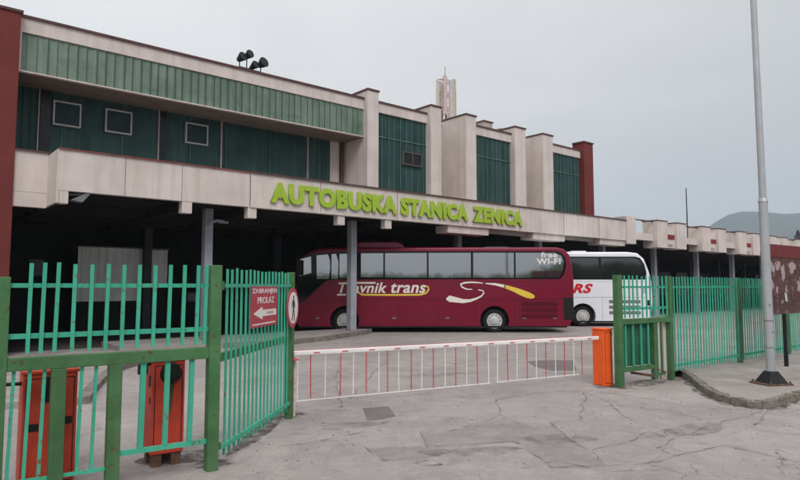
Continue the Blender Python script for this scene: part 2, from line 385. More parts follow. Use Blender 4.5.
# right pavement with its worn kerb
kerb_px = [(677,374),(684,377),(690,381),(697,387),(703,392),(710,396.5),(720,401),(732,404.5),(747,407.5),(762,408.5),(775,407),(785,404),(800,399.5)]
kp = [Vector(G(*p)) for p in kerb_px]; kp.append(Vector((10.2, 13.05))); kp.append(Vector((14, 15.95))); kp.append(Vector((20, 20.6)))
FA = Vector(G(672, 379.5)); FD = Vector((2.16, 1.74)).normalized()     # fence start and direction
fpts = [FA+FD*t+Vector((-FD.y, FD.x))*.25 for t in (15, 5, 0)]
pv = MB(); poly = [(p.x, p.y) for p in kp]+[(p.x, p.y) for p in fpts]
pv.slab(poly, -.02, .10); struct('pavement', pv, PAVE)
kb = MB()
fine = []
for a, b in zip(kp, kp[1:]):
    n = max(1, round((b-a).length/.16))
    for k in range(n): fine.append(a.lerp(b, k/n))
fine.append(kp[-1])
fr = [p+Vector((noise.noise(Vector((p.x*4, p.y*4, 0))), noise.noise(Vector((p.x*4, p.y*4, 7)))))*.05 for p in fine]
for i in range(len(fine)-1):
    a, b = fine[i], fine[i+1]; d = (b-a).normalized(); nn = Vector((d.y, -d.x)); 
    if i % 6 == 5: b = b-d*.02
    h0 = .108+.02*noise.noise(Vector((i*.9, 0, 0))); nn = nn*(.02+.03*abs(noise.noise(Vector((i*.7, 3, 0)))))
    kb.add([(*(a+nn), -.01), (*(b+nn), -.01), (*(b-nn*0-Vector((d.y, -d.x))*.13), -.01), (*(a-Vector((d.y, -d.x))*.13), -.01),
            (*(a+nn*.3), h0), (*(b+nn*.3), h0), (*(b-Vector((d.y, -d.x))*.13), h0+.002), (*(a-Vector((d.y, -d.x))*.13), h0+.002)],
           [(0,1,2,3), (4,7,6,5), (0,4,5,1), (1,5,6,2), (2,6,7,3), (3,7,4,0)])
struct('kerb', kb, KERB)
pj = MB()   # joints of the paving slabs
for t in range(0, 14):
    a = FA+FD*(t*1.15+.3)+Vector((FD.y, -FD.x))*.05; b = a+Vector((FD.y, -FD.x))*2.6
    d = (b-a).normalized()*1; s_ = Vector((-d.y, d.x))*.012
    pj.add([(*(a+s_), .1042), (*(b+s_), .1042), (*(b-s_), .1042), (*(a-s_), .1042)], [(0,1,2,3)])
for o_ in (.9, 1.8):
    a = FA+Vector((FD.y, -FD.x))*o_+FD*.5; b = a+FD*13; s_ = Vector((-FD.y, FD.x))*.012
    pj.add([(*(a+s_), .1044), (*(b+s_), .1044), (*(b-s_), .1044), (*(a-s_), .1044)], [(0,1,2,3)])
struct('pavement_joints', pj, SEAM)

DIRT_SHADE = mat('ground_dirt_shade', (.07, .058, .048), .95, .3, 5); blotchy(DIRT_SHADE, .42, .62, .8, 5)  # blotchy soil at post and kerb feet, also painting in contact shade
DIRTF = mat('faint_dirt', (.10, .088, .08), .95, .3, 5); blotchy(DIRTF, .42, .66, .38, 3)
def dirt_shade(x_, y_, rx, ry, z=.0065, a0=0, m=None):
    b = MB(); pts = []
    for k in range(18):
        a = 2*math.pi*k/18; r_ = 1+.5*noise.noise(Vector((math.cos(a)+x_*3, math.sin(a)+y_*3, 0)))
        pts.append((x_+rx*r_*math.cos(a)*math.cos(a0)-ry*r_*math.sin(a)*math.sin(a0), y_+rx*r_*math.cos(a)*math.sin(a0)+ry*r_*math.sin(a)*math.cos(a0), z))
    b.add(pts, [tuple(range(18))]); struct('dirt_shade_stain', b, m or DIRT_SHADE)
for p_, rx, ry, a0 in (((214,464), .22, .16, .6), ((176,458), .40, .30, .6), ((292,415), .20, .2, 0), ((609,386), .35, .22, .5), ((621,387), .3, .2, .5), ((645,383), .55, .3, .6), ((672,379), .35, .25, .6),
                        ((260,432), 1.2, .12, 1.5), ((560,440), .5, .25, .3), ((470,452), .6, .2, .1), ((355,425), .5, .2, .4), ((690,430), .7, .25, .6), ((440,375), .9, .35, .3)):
    g0 = G(*p_); dirt_shade(g0[0], g0[1], rx, ry, .0065+.0001*rx, a0, DIRTF if p_[0] in (560, 470, 355, 690, 440) else DIRT_SHADE)
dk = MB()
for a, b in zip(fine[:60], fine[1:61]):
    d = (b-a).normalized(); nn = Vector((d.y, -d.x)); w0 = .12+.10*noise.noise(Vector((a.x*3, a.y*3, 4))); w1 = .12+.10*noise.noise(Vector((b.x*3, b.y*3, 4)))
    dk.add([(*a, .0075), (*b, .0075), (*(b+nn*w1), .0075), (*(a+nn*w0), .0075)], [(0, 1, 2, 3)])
struct('dirt_shade_strip', dk, DIRT_SHADE)  # strip along the kerb foot: part soil, part painted contact shade
gb = MB()
for i in range(420):
    if i % 2: p = fine[random.randrange(0, 50)]+Vector((random.uniform(-.15, .35), random.uniform(-.35, .1)))
    else: p = Vector((random.uniform(-2, 5), random.uniform(6, 12)))
    r_ = random.uniform(.006, .018); z0 = .10 if False else 0
    gb.add([(p.x-r_, p.y, z0+.002), (p.x+r_*.6, p.y-r_, z0+.002), (p.x+r_*.7, p.y+r_*.8, z0+.002), (p.x, p.y, z0+r_*1.1)], [(0,1,3), (1,2,3), (2,0,3)])
o = gb.build('grit', mat('grit_stone', (.22, .2, .18), .9, .4, 9), None, kind='stuff'); tag(o, 'small loose stones and grit scattered over the worn asphalt', 'grit')
# weeds along the kerb and fence feet
WEED = mat('dry_weed', (.10, .12, .04), .8, .4, 8)
wb = MB()
for i in range(70):
    t = random.random()*len(fine); p = fine[min(len(fine)-1, int(t*.45))]+Vector((random.uniform(-.05, .12), random.uniform(-.02, .1)))
    for k in range(7):
        a = random.random()*6.28; l = random.uniform(.03, .09); q = p+Vector((random.uniform(-.04, .04), random.uniform(-.04, .04)))
        wb.add([(q.x-.004, q.y, .08), (q.x+.004, q.y, .08), (q.x+math.cos(a)*l*.6, q.y+math.sin(a)*l*.6, .08+l)], [(0, 1, 2)])
o = wb.build('weeds', WEED, None, kind='stuff')
tag(o, 'sparse dry weeds growing out of the worn kerb by the fence', 'weeds')

# platform tongue under the canopy with a kerb, and the covered floor behind, coloured dark for the shade
plat = [G(296,344), G(318,341.6), G(332,340), G(350,336.8), G(363,335), G(371,333.2), G(371.5,332.2)]
plat = [tuple(p) for p in plat]+[tuple(rot2(p, TH)) for p in ((15.3, 21.2), (5.5, 21.2), (5.5, 19.3), (8.2, 18.2))]
pm = MB(); pm.slab(plat, -.02, .15); struct('platform', pm, YARD)
pk = MB(); pp = [Vector((-5.4, 19.2))]+[Vector(p) for p in plat[:7]]
for a, b in zip(pp, pp[1:]):
    d = (b-a).normalized(); nn = Vector((d.y, -d.x))
    pk.add([(*(a+nn*.03), -.01), (*(b+nn*.03), -.01), (*(b-nn*.14), -.01), (*(a-nn*.14), -.01),
            (*(a+nn*.03), .157), (*(b+nn*.03), .157), (*(b-nn*.14), .157), (*(a-nn*.14), .157)], [(0,1,2,3), (4,7,6,5), (0,4,5,1), (1,5,6,2), (2,6,7,3), (3,7,4,0)])
struct('platform_kerb', pk, KERB)
cf = MB(); cf.add([(*rot2(p, TH), .006) for p in ((-6, 20.9), (100, 20.9), (100, 34), (-6, 34))], [(0,1,2,3)]); struct('shade_dark_yard_floor', cf, INFL)
# curved kerb island inside the left gate
cur = [Vector(G(*p)) for p in ((84,404),(90,394),(97,386),(108,376),(122,369),(142,363.5),(175,359),(215,355))]
ck = MB()
for a, b in zip(cur, cur[1:]):
    d = (b-a).normalized(); nn = Vector((d.y, -d.x))*.09
    ck.add([(*(a+nn), -.01), (*(b+nn), -.01), (*(b-nn), -.01), (*(a-nn), -.01), (*(a+nn), .12), (*(b+nn), .12), (*(b-nn), .12), (*(a-nn), .12)],
           [(0,1,2,3), (4,7,6,5), (0,4,5,1), (1,5,6,2), (2,6,7,3), (3,7,4,0)])
struct('kerb', ck, KERB)
ci = MB(); isl = [(p.x, p.y) for p in cur]+[(-4.2, 17.6), (-9, 17.4), (-10, 12), (-6.6, 9.6)]
ci.slab(isl, -.02, .10); struct('traffic_island', ci, PAVE)

# ------------------------------------------------------------------ the bus station
B = T('bus_station', 'long low white concrete bus station with green cladding, red end walls and lime lettering', 'bus station', rot=TH, off=(2.3, 20, 0))
def bx(name, m, *a, bevel=0, parent=None, **k): return MB().box(*a).build(name, m, parent or B, bevel=bevel, **k)
for s0, s1, zt, qf in ((1.81, 2.72, 9.52, 19.72), (30.15, 31.05, 10.0, 19.75)):
    qb = 40 if s0 < 5 else 20.5
    r_ = bx('end_wall', REDW, s0, s1, qf, qb, 0 if s0 < 5 else 5.62, zt)
    bx('coping', COPE, s0-.05, s1+.05, qf-.05, qb, zt, zt+.07, parent=Sub(r_, B))
    if s0 > 5: bx('end_wall', REDW, s0+.1, s1-.02, qb, 40, 5.62, 9.3)
# roof
bx('roof', CONCD, 2.72, 30.15, 21.6, 40, 9.2, 9.42)
# overhanging upper front
f_ = bx('roof_fascia', CONC, 2.73, 14.88, 20.0, 20.3, 9.10, 9.52)
bx('coping', COPE, 2.73, 14.88, 19.94, 20.4, 9.52, 9.59, parent=Sub(f_, B))
def cladding(name, m, s0, s1, z0, z1, q, step=.30, ribm=None, rw=.02, rd=.03, wave=.022):
    # corrugated sheet: zigzag profile with standing ribs
    b = MB(); n = int((s1-s0)/(step/4)); prev = None
    pts = []
    for i in range(n+1):
        s = s0+(s1-s0)*i/n; ph = (s/step) % 1
        pts.append((s, q-wave*max(0, math.sin(ph*2*math.pi))))
    vs = [(a, b_, z0) for a, b_ in pts]+[(a, b_, z1) for a, b_ in pts]+[(s1, q+.12, z0), (s0, q+.12, z0), (s1, q+.12, z1), (s0, q+.12, z1)]
    k = len(pts); fs = [(i, i+1, k+i+1, k+i) for i in range(k-1)]
    fs += [(2*k, 2*k+1, 2*k+3, 2*k+2), (0, k, 2*k+3, 2*k+1), (k-1, 2*k, 2*k+2, 2*k-1)]
    b.add(vs, fs); o = b.build(name, m, B)
    if ribm and ribm[1] > 1:
        s = s0+step/2; i = 0
        while s < s1-.03:
            MB().box(s-rw/2, s+rw/2, q-wave-rd, q, z0+.02, z1-.02).build('rib', ribm[0], Sub(o, B)); s += ribm[1]*(.7+.5*(i%3)/2); i += 1
    elif ribm:
        r = MB(); s = s0+step/2; i = 0
        while s < s1-.03:
            r.box(s-rw/2, s+rw/2, q-wave-rd, q, z0+.02, z1-.02); s += ribm[1]*(1+.12*math.sin(i*2.3)); i += 1
        r.build('rib', ribm[0], Sub(o, B))
    return o
TEALF2 = mat('cladding_seam', (.045, .10, .075), .6, .2, 3)
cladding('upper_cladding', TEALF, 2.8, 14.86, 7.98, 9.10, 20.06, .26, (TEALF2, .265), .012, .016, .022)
bx('edge_trim', CONC, 2.73, 14.88, 19.97, 20.1, 7.945, 7.98)
bx('edge_trim', CONC, 2.73, 2.80, 20.0, 20.2, 7.98, 9.10)
bx('soffit', SOFF, 2.73, 14.88, 20.1, 21.5, 7.93, 8.0)
# recessed storey below the overhang
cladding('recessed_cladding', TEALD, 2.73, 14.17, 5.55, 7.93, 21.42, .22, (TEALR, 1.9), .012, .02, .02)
for px, m, wd in ((37, CONCD, .03), (44, DGL, .28), (158, CONCD, .035), (161.5, DGL, .22), (221, CONCD, .035), (307.5, CONCD, .035), (309, TEALD, .1)):
    s, _ = SQ(px, 150, 21.38); bx('mullion', m, s-wd/2, s+wd/2, 21.33 if m is CONCD else 21.35, 21.44, 5.56, 7.92)
for k_, (s0, s1, z0, z1) in enumerate(((3.90, 4.69, 6.88, 7.65), (5.41, 6.24, 6.9, 7.67), (8.05, 8.87, 6.93, 7.67))):
    fr_ = MB(); t = .045
    fr_.box(s0, s1, 21.30, 21.40, z0, z0+t).box(s0, s1, 21.30, 21.40, z1-t, z1).box(s0, s0+t, 21.30, 21.40, z0+t, z1-t).box(s1-t, s1, 21.30, 21.40, z0+t, z1-t)
    fo = fr_.build('window', mat('pale_window_frame', (.42, .41, .40), .6), B)
    bx('pane', GLW, s0+t, s1-t, 21.34, 21.37, z0+t, z1-t, parent=Sub(fo, B))
bx('recessed_wall', CONC, 14.17, 14.88, 21.38, 21.8, 5.55, 7.93)
bx('downpipe', mat('brown_pipe', (.10, .05, .04), .6), 14.62, 14.76, 21.22, 21.38, 5.6, 7.92)
# piers, niches and teal bays
for s0, s1 in ((14.88, 15.45), (18.38, 19.02), (20.60, 21.30), (24.13, 24.97), (26.40, 27.27)):
    p_ = bx('pier', CONC, s0, s1, 19.75, 21.45, 5.56, 9.86, bevel=.012)
    bx('coping', COPE, s0-.03, s1+.03, 19.71, 21.5, 9.86, 9.93, parent=Sub(p_, B))
for s0, s1 in ((19.02, 20.60), (24.97, 26.40)):
    p_ = bx('niche_wall', CONC, s0, s1, 21.40, 21.7, 5.56, 9.62)
    bx('coping', COPE, s0, s1, 21.36, 21.72, 9.62, 9.69, parent=Sub(p_, B))
for s0, s1 in ((15.45, 18.38), (21.30, 24.13), (27.27, 30.15)):
    p_ = bx('roof_fascia', CONC, s0, s1, 20.0, 20.3, 9.12, 9.52)
    bx('coping', COPE, s0, s1, 19.95, 20.4, 9.52, 9.59, parent=Sub(p_, B))
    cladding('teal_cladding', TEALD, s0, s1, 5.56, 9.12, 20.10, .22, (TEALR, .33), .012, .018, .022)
    bx('cladding_joint', TEALR, s0, s1, 20.05, 20.1, 8.1, 8.13)
fr_ = MB(); s0, s1, z0, z1 = 16.95, 18.08, 7.09, 7.68
fr_.box(s0, s1, 19.98, 20.08, z0, z0+.06).box(s0, s1, 19.98, 20.08, z1-.06, z1).box(s0, s0+.06, 19.98, 20.08, z0+.06, z1-.06).box(s1-.06, s1, 19.98, 20.08, z0+.06, z1-.06).box(17.49, 17.54, 19.99, 20.07, z0+.06, z1-.06)
fo = fr_.build('window', mat('grey_window_frame', (.09, .075, .07), .6), B)
bx('pane', DGL, s0+.06, s1-.06, 20.02, 20.05, z0+.06, z1-.06, parent=Sub(fo, B))
# canopy
cs = bx('canopy_slab', CONCD, 3.63, 96, 18.95, 36, 4.66, 5.02)
bx('canopy_deck', CONCD, 3.63, 31.1, 18.8, 21.4, 5.45, 5.55)
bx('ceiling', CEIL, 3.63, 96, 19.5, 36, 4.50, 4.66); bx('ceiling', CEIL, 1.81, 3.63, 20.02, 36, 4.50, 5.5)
fa = bx('canopy_fascia', CONC, 3.62, 9.2, 18.60, 18.82, 4.48, 5.60)
bx('coping', mat('red_coping', (.20, .06, .055), .6, .2, 4), 3.58, 9.2, 18.55, 18.9, 5.60, 5.635, parent=Sub(fa, B))
fb = bx('canopy_fascia', CONC, 9.2, 32.33, 18.56, 18.82, 4.47, 5.60)
bx('coping', COPE, 9.2, 32.33, 18.50, 18.9, 5.60, 5.65, parent=Sub(fb, B))
jt = MB()
for s in (9.19, 11.9, 15.45, 19.1, 22.9, 26.4, 29.6): jt.box(s, s+.018, 18.552, 18.57, 4.5, 5.58)
for s in (5.3, 6.95): jt.box(s, s+.012, 18.594, 18.61, 4.5, 5.58)
jt.build('panel_joint', SOFF, Sub(fb, B))
bx('canopy_fascia', CONC, 2.73, 3.55, 19.80, 20.0, 4.52, 5.66)
bx('canopy_beam', CONC, 2.73, 3.55, 19.79, 20.0, 4.10, 4.51)
bx('canopy_return', CONC, 3.55, 3.62, 18.60, 20.0, 4.14, 5.60)
bx('coping', COPE, 2.73, 3.62, 19.74, 20.05, 5.66, 5.70)
bx('canopy_beam', CONC, 3.63, 3.86, 18.61, 18.9, 4.13, 4.50, bevel=.01)
bx('ceiling_beam', CEIL, 3.63, 3.86, 18.9, 30, 4.2, 4.50)
for s in (6.98, 9.15, 12.69, 14.90):
    bx('canopy_beam', CONC, s, s+.31, 18.61, 18.9, 4.12, 4.48, bevel=.01); bx('ceiling_beam', CEIL, s+.02, s+.29, 18.9, 30, 4.22, 4.50)
for s in (18.33, 24.05, 29.8):
    bx('canopy_beam', CONC, s, s+2.55, 18.66, 19.42, 4.15, 4.47, bevel=.01)
for s in (20.9, 26.65):
    bx('canopy_beam', CONCD, s, s+3.1, 19.0, 19.25, 4.30, 4.49)
for k in range(1, 9):
    bx('ceiling_beam', CEIL, 2.8, 95, 20.4+k*1.6, 20.7+k*1.6, 4.22, 4.5)
for k in range(13):
    s = 8.42+5.97*k
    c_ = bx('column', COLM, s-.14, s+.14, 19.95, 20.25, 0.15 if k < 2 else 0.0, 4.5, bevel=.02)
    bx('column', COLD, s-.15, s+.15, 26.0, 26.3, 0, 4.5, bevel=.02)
# the right run of the canopy: pairs of upstand fins with boards between
bx('fin', CONC, 32.33, 33.3, 18.5, 19.3, 4.30, 5.87, bevel=.01)
bx('slab_edge', CONC, 33.3, 96, 18.8, 18.95, 4.62, 5.02)
NP = 10
for k in range(NP):
    a = 35.8+5.97*k
    for j, s in enumerate((a, a+2.45)):
        p_ = bx('fin', CONC, s, s+1.25, 18.5, 19.45, 4.22, 5.84, bevel=.015)
        bx('coping', COPE, s-.03, s+1.28, 18.47, 19.5, 5.84, 5.89, parent=Sub(p_, B))
    p_ = bx('board', CONC, a+1.25, a+2.45, 18.66, 18.8, 4.26, 5.54)
    bx('bay_number_plate', mat('dull_red_plate', (.20, .025, .022), .5, .2, 5), a+1.55, a+2.36, 18.62, 18.66, 4.80, 5.08, parent=Sub(p_, B))
    bx('bay_lamp', CONCD, a+1.55, a+2.1, 18.60, 18.66, 4.40, 4.50, parent=Sub(p_, B))
    # coping rail bridging to the next pair, with the back parapet
    e0 = a+3.73 if k < NP else a
    bx('rail', COPE, e0, a+5.94, 18.75, 18.85, 5.74, 5.80)
bx('rail', COPE, 33.3, 35.77, 18.75, 18.85, 5.76, 5.82)
# dark covered hall behind
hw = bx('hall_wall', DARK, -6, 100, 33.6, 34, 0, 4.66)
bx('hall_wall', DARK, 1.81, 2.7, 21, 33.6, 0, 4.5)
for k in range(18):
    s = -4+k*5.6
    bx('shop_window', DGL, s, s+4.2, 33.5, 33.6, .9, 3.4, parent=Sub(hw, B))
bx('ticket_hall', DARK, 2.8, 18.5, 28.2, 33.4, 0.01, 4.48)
# upper storey body so the inside is closed
bx('upper_wall', TEALD, 2.8, 30.1, 21.75, 39.8, 5.6, 9.2)

# lettering: one raised word each
for wd_, p0, p1, zz in (('AUTOBUSKA', (271, 190), (397, 205), None), ('STANICA', (401, 205), (468, 215), None), ('ZENICA', (473, 215), (522.5, 220), None)):
    s0, _ = SQ(p0[0], p0[1], 18.5); s1, _ = SQ(p1[0], p1[1], 18.5)
    text('lettering', wd_, s0, s1, 4.68, 5.38, 18.555, .09, LIME, B, bold=.055)

# roof equipment
def bpt(px, py, q): s, z = SQ(px, py, q); return s, z
s, _ = bpt(446, 100, 23.5)
A_ = T('antenna_mast', 'cluster of tall pale phone antenna panels round a short roof mast', 'antenna', rot=TH, off=(s, 23.5, 9.42))
PANW = mat('antenna_panel', (.55, .5, .46), .5, .1, 5); PANP = mat('pink_antenna_cover', (.58, .46, .43), .5, .1, 5); PANG = mat('green_grey_panel', (.42, .46, .33), .5, .1, 5)
zt = SQ(446, 76, 23.5)[1]; zb = 9.42
MB().cyl((s, 23.5, zb), (s, 23.5, zt-.1), .07).cyl((s-.15, 23.4, zb), (s-.15, 23.4, SQ(443, 67, 23.5)[1]), .02, n=6).build('mast', mat('mast_steel', (.3, .2, .18), .6, .2, 5), A_)
for dx, dy, z0, z1, ww, mm in ((-.62, 0, 11.0, zt-.35, .16, PANW), (-.28, -.2, 11.0, zt-.1, .22, PANP), (.10, -.3, 10.2, zt-.3, .26, PANW), (.42, -.2, 9.9, zt-.15, .2, PANG), (.68, .05, 10.0, zt-.4, .2, PANW), (-.1, .3, 10.6, zt-.3, .17, PANW), (-.46, -.15, 11.2, zt-.6, .07, CONCD), (-.06, -.33, 10.6, zt-.9, .06, PANP), (.28, -.3, 10.4, zt-.5, .07, PANP), (.55, -.15, 10.1, zt-.8, .08, CONCD)):
    MB().box(s+dx-ww/2, s+dx+ww/2, 23.5+dy-.06, 23.5+dy+.06, z0, z1).build('antenna_panel', mm, A_, bevel=.02)
br = MB()
for z in (10.6, 11.4, 12.2, 12.9):
    for k in range(8):
        a, b = 2*math.pi*k/8, 2*math.pi*(k+1)/8
        br.cyl((s+.6*math.cos(a), 23.5+.28*math.sin(a), z), (s+.6*math.cos(b), 23.5+.28*math.sin(b), z), .022, n=6)
    br.cyl((s-.4, 23.5, z), (s+.4, 23.5, z), .02, n=6)
for dx in (-.3, .15, .45): MB().cyl((s+dx, 23.45, zb), (s+dx, 23.45, 11.2), .04, n=6).build('strut', mat('mast_steel', (.3, .2, .18), .6, .2, 5), A_)
br.build('bracket_ring', mat('mast_steel', (.3, .2, .18)), A_)
s, _ = bpt(250, 65, 20.5)
F_ = T('floodlight_cluster', 'four dark floodlights on a short bracket at the roof edge', 'floodlights', rot=TH, off=(s, 20.5, 9.42))
fl = MB().cyl((s, 20.5, 9.42), (s, 20.5, 9.85), .05)
zz = 9.80
fl.bar((s-.40, 20.5, zz), (s+.44, 20.5, zz-.02), .05, .05).bar((s, 20.5, 9.65), (s+.6, 20.5, 9.72), .03, .03)
fl.build('bracket', BLKM, F_)
for dx, z_, r in ((-.40, 10.14, .17), (-.12, 10.30, .16), (.10, 9.95, .15), (.44, 10.12, .20)):
    lm = MB().cyl((s+dx, 20.62, z_-.05), (s+dx+.05, 20.34, z_+.03), r*.5, r, 14).build('lamp', BLKM, F_, smooth=True)
    MB().cyl((s+dx+.05, 20.335, z_+.03), (s+dx+.053, 20.32, z_+.034), r*.9, n=14).build('lens', DGL, Sub(lm, F_))
    MB().bar((s+dx, 20.52, zz), (s+dx, 20.52, z_-.04), .03, .03).build('stem', BLKM, F_)
for px, w_, top, lab, mm in ((485.5, .7, 122, 'brown box shaped roof vent beside a pier, the larger one', COPE), (500.5, .45, 129.5, 'small grey roof vent right of the larger brown one', CONCD)):
    s, z = bpt(px, top, 23)
    V_ = T('roof_vent', lab, 'roof vent', rot=TH, off=(s, 23, 9.42))
    MB().box(s-w_/2, s+w_/2, 22.8, 23.4, 9.42, z-.06).build('vent_body', CONCD if mm is COPE else mm, V_)
    MB().box(s-w_/2-.05, s+w_/2+.05, 22.75, 23.45, z-.06, z).build('vent_cap', mm, V_)
s, z = bpt(686, 188, 21.5)
V_ = T('lightning_rod', 'thin dark vertical rod standing on the low canopy roof', 'rod', rot=TH, off=(s, 21.5, 5.02))
MB().cyl((s, 21.5, 5.02), (s, 21.5, z), .05, .035, 8).build('rod', BLKM, V_); MB().box(s-.15, s+.15, 21.35, 21.65, 5.02, 5.08).build('base_plate', BLKM, V_)
s, z = bpt(795, 235.5, 20.0)
V_ = T('satellite_dish', 'dark round satellite dish on the far canopy roof', 'satellite dish', rot=TH, off=(s, 20, 5.02))
MB().cyl((s, 20, 5.02), (s, 20, z), .05, n=8).build('post', BLKM, V_)
MB().lathe((s, 19.9, z), [(.0, .03), (-.05, .25), (-.12, .42), (-.16, .5), (-.13, .5), (-.02, .2), (.03, .04)], 20).build('dish', mat('dark_dish', (.05, .05, .06), .5), V_, smooth=True)
MB().bar((s, 19.8, z-.4), (s, 19.35, z), .03, .03).build('arm', BLKM, V_)
# wall lamp tucked under the left end of the canopy
V_ = T('canopy_lamp', 'grey angled floodlight under the left corner of the canopy', 'lamp', rot=TH, off=(4.1, 18.75, 4.2))
MB().bar((3.87, 18.8, 4.40), (4.35, 18.75, 4.44), .06, .04).build('bracket', GREYP, V_)
MB().add([(3.92, 18.62, 4.24), (4.22, 18.62, 4.20), (4.42, 18.62, 4.46), (4.30, 18.62, 4.46), (3.92, 18.9, 4.24), (4.22, 18.9, 4.20), (4.42, 18.9, 4.46), (4.30, 18.9, 4.46)],
         [(0,1,2,3), (4,7,6,5), (0,4,5,1), (1,5,6,2), (2,6,7,3), (3,7,4,0)]).build('housing', GREYP, V_, bevel=.01)
# lamp arm at the head of the first column
V_ = T('column_lamp', 'small grey lamp bracket at the head of the leftmost canopy column', 'lamp', rot=TH, off=(8.42, 19.85, 4.05))
MB().tube([(8.42, 19.94, 3.9), (8.42, 19.8, 4.03), (8.6, 19.7, 4.08), (8.82, 19.7, 4.06)], .05).build('bracket', COLM, V_)
MB().box(8.66, 8.95, 19.62, 19.78, 4.0, 4.06).build('lamp_head', COLM, V_, bevel=.01)
# corrugated kiosk in the dark hall
V_ = T('kiosk', 'pale corrugated metal kiosk in the dark hall under the canopy', 'kiosk', rot=TH, off=(6.0, 26.5, 0))
def corr(s0, s1, z0, z1, q):
    b = MB(); n = int((s1-s0)/.05); pts = [(s0+(s1-s0)*i/n, q-.03*(1 if (i//3) % 2 else 0)) for i in range(n+1)]
    k = len(pts); b.add([(a, c, z0) for a, c in pts]+[(a, c, z1) for a, c in pts], [(i, i+1, k+i+1, k+i) for i in range(k-1)]); return b
corr(5.9, 8.2, 1.30, 3.42, 26.45).build('corrugated_wall', CORR, V_)
corr(8.2, 9.35, 2.0, 3.40, 26.46).build('corrugated_wall', CORR, V_)
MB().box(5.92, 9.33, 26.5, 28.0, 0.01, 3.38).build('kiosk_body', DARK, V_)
MB().box(5.85, 9.42, 26.38, 28.05, 3.42, 3.47).build('kiosk_roof', GREYP, V_)
# notice boards deep in the hall
for s_, z0, z1, lab in ((4.55, 2.3, 2.95, 'small pale notice left of the corrugated kiosk'), (10.9, 1.2, 1.6, 'tiny grey notice low on the hall wall right of the kiosk')):
    V_ = T('notice', lab, 'notice', rot=TH, off=(s_, 28.1, z0))
    MB().box(s_, s_+.5, 28.1, 28.17, z0, z1).build('board', mat('grey_notice', (.2, .21, .22), .6), V_)
    MB().box(s_+.04, s_+.46, 28.09, 28.1, z0+.05, z1-.05).build('sheet', mat('pale_notice', (.28, .29, .3), .6), V_)

# ------------------------------------------------------------------ buses
def bus(name, label, origin, ppm, xf, body_m, roof_m, spec):
    t = T(name, label, 'bus', loc=origin)
    def X(px): return (px-xf)/ppm
    def Zz(py): return EYE-(py-286)/ppm
    W = 2.5
    arches = spec['arches']; ar = .60; zb = .26; zc = .49
    top = spec['top']; out_ = [(x_, z_) for x_, z_ in top]     # front bottom -> roof -> rear bottom, clockwise
    bottom = []
    for c in sorted(arches, reverse=True):
        h = math.sqrt(ar*ar-(zc-zb)**2); a0 = math.atan2(zb-zc, h)
        bottom.append((c+h, zb))
        for k in range(1, 12):
            a = a0+(math.pi-2*a0)*k/12; bottom.append((c+ar*math.cos(a), zc+ar*math.sin(a)))
        bottom.append((c-h, zb))
    poly = out_+bottom
    me = bpy.data.meshes.new('body'); bm = bmesh.new()
    vs0 = [bm.verts.new((a, 0, b)) for a, b in poly]; f0 = bm.faces.new(vs0)
    r = bmesh.ops.extrude_face_region(bm, geom=[f0]); vv = [v for v in r['geom'] if isinstance(v, bmesh.types.BMVert)]
    bmesh.ops.translate(bm, verts=vv, vec=(0, W, 0)); bmesh.ops.recalc_face_normals(bm, faces=bm.faces)
    L_ = spec['len']
    ed = [e_ for e_ in bm.edges if abs(e_.verts[0].co.y-e_.verts[1].co.y) < .01 and min(v.co.z for v in e_.verts) > 1.25 and
          (max(v.co.z for v in e_.verts) > 3.0 or min(v.co.x for v in e_.verts) < .4 or max(v.co.x for v in e_.verts) > L_-.4)]
    ed = [e_ for e_ in ed if all(v.co.z > 2.2 for v in e_.verts)]
    bmesh.ops.bevel(bm, geom=ed, offset=.15, segments=5, affect='EDGES', profile=.5, clamp_overlap=True)
    bmesh.ops.triangulate(bm, faces=[f for f in bm.faces if len(f.verts) > 4])
    bm.to_mesh(me); bm.free(); body = link('body', me, body_m, t, smooth=True)
    # underbody and arch linings
    ub = MB().box(.9, L_-.8, .45, W-.45, .30, 1.2)
    ub.build('underbody', BLACK, t)
    for c in arches:
        MB().box(c-.56, c+.56, .32, .44, .3, 1.05).build('arch_lining', BLACK, t)
    for c in arches:
        for yy, sd in ((.06, 1), (W-.06, -1)):
            wh = MB().lathe((c, yy, .47), [(0*sd, .30), (-.015*sd, .34), (-.02*sd, .43), (.02*sd, .47), (.25*sd, .47), (.28*sd, .43), (.28*sd, .2)], 32).build('wheel', BLACK, t, smooth=True)
            MB().lathe((c, yy, .47), [(.10*sd, .315), (-.025*sd, .315), (-.03*sd, .29), (-.012*sd, .27), (-.02*sd, .18), (-.03*sd, .14), (-.05*sd, .12), (-.06*sd, .06)], 28).build('rim', RIM, Sub(wh, t), smooth=True)
            hb = MB()
            for k in range(10):
                a = 2*math.pi*k/10
                hb.cyl((c+.225*math.cos(a), yy-.024*sd, .47+.225*math.sin(a)), (c+.225*math.cos(a), yy+.02*sd, .47+.225*math.sin(a)), .023, n=8)
            hb.build('vent_hole', BLACK, Sub(wh, t))
            hb = MB()
            for k in range(10):
                a = 2*math.pi*(k+.5)/10
                hb.cyl((c+.13*math.cos(a), yy-.055*sd, .47+.13*math.sin(a)), (c+.13*math.cos(a), yy+.0*sd, .47+.13*math.sin(a)), .012, n=6)
            hb.build('wheel_nut', RIM, Sub(wh, t))
    return t, X, Zz, W, body
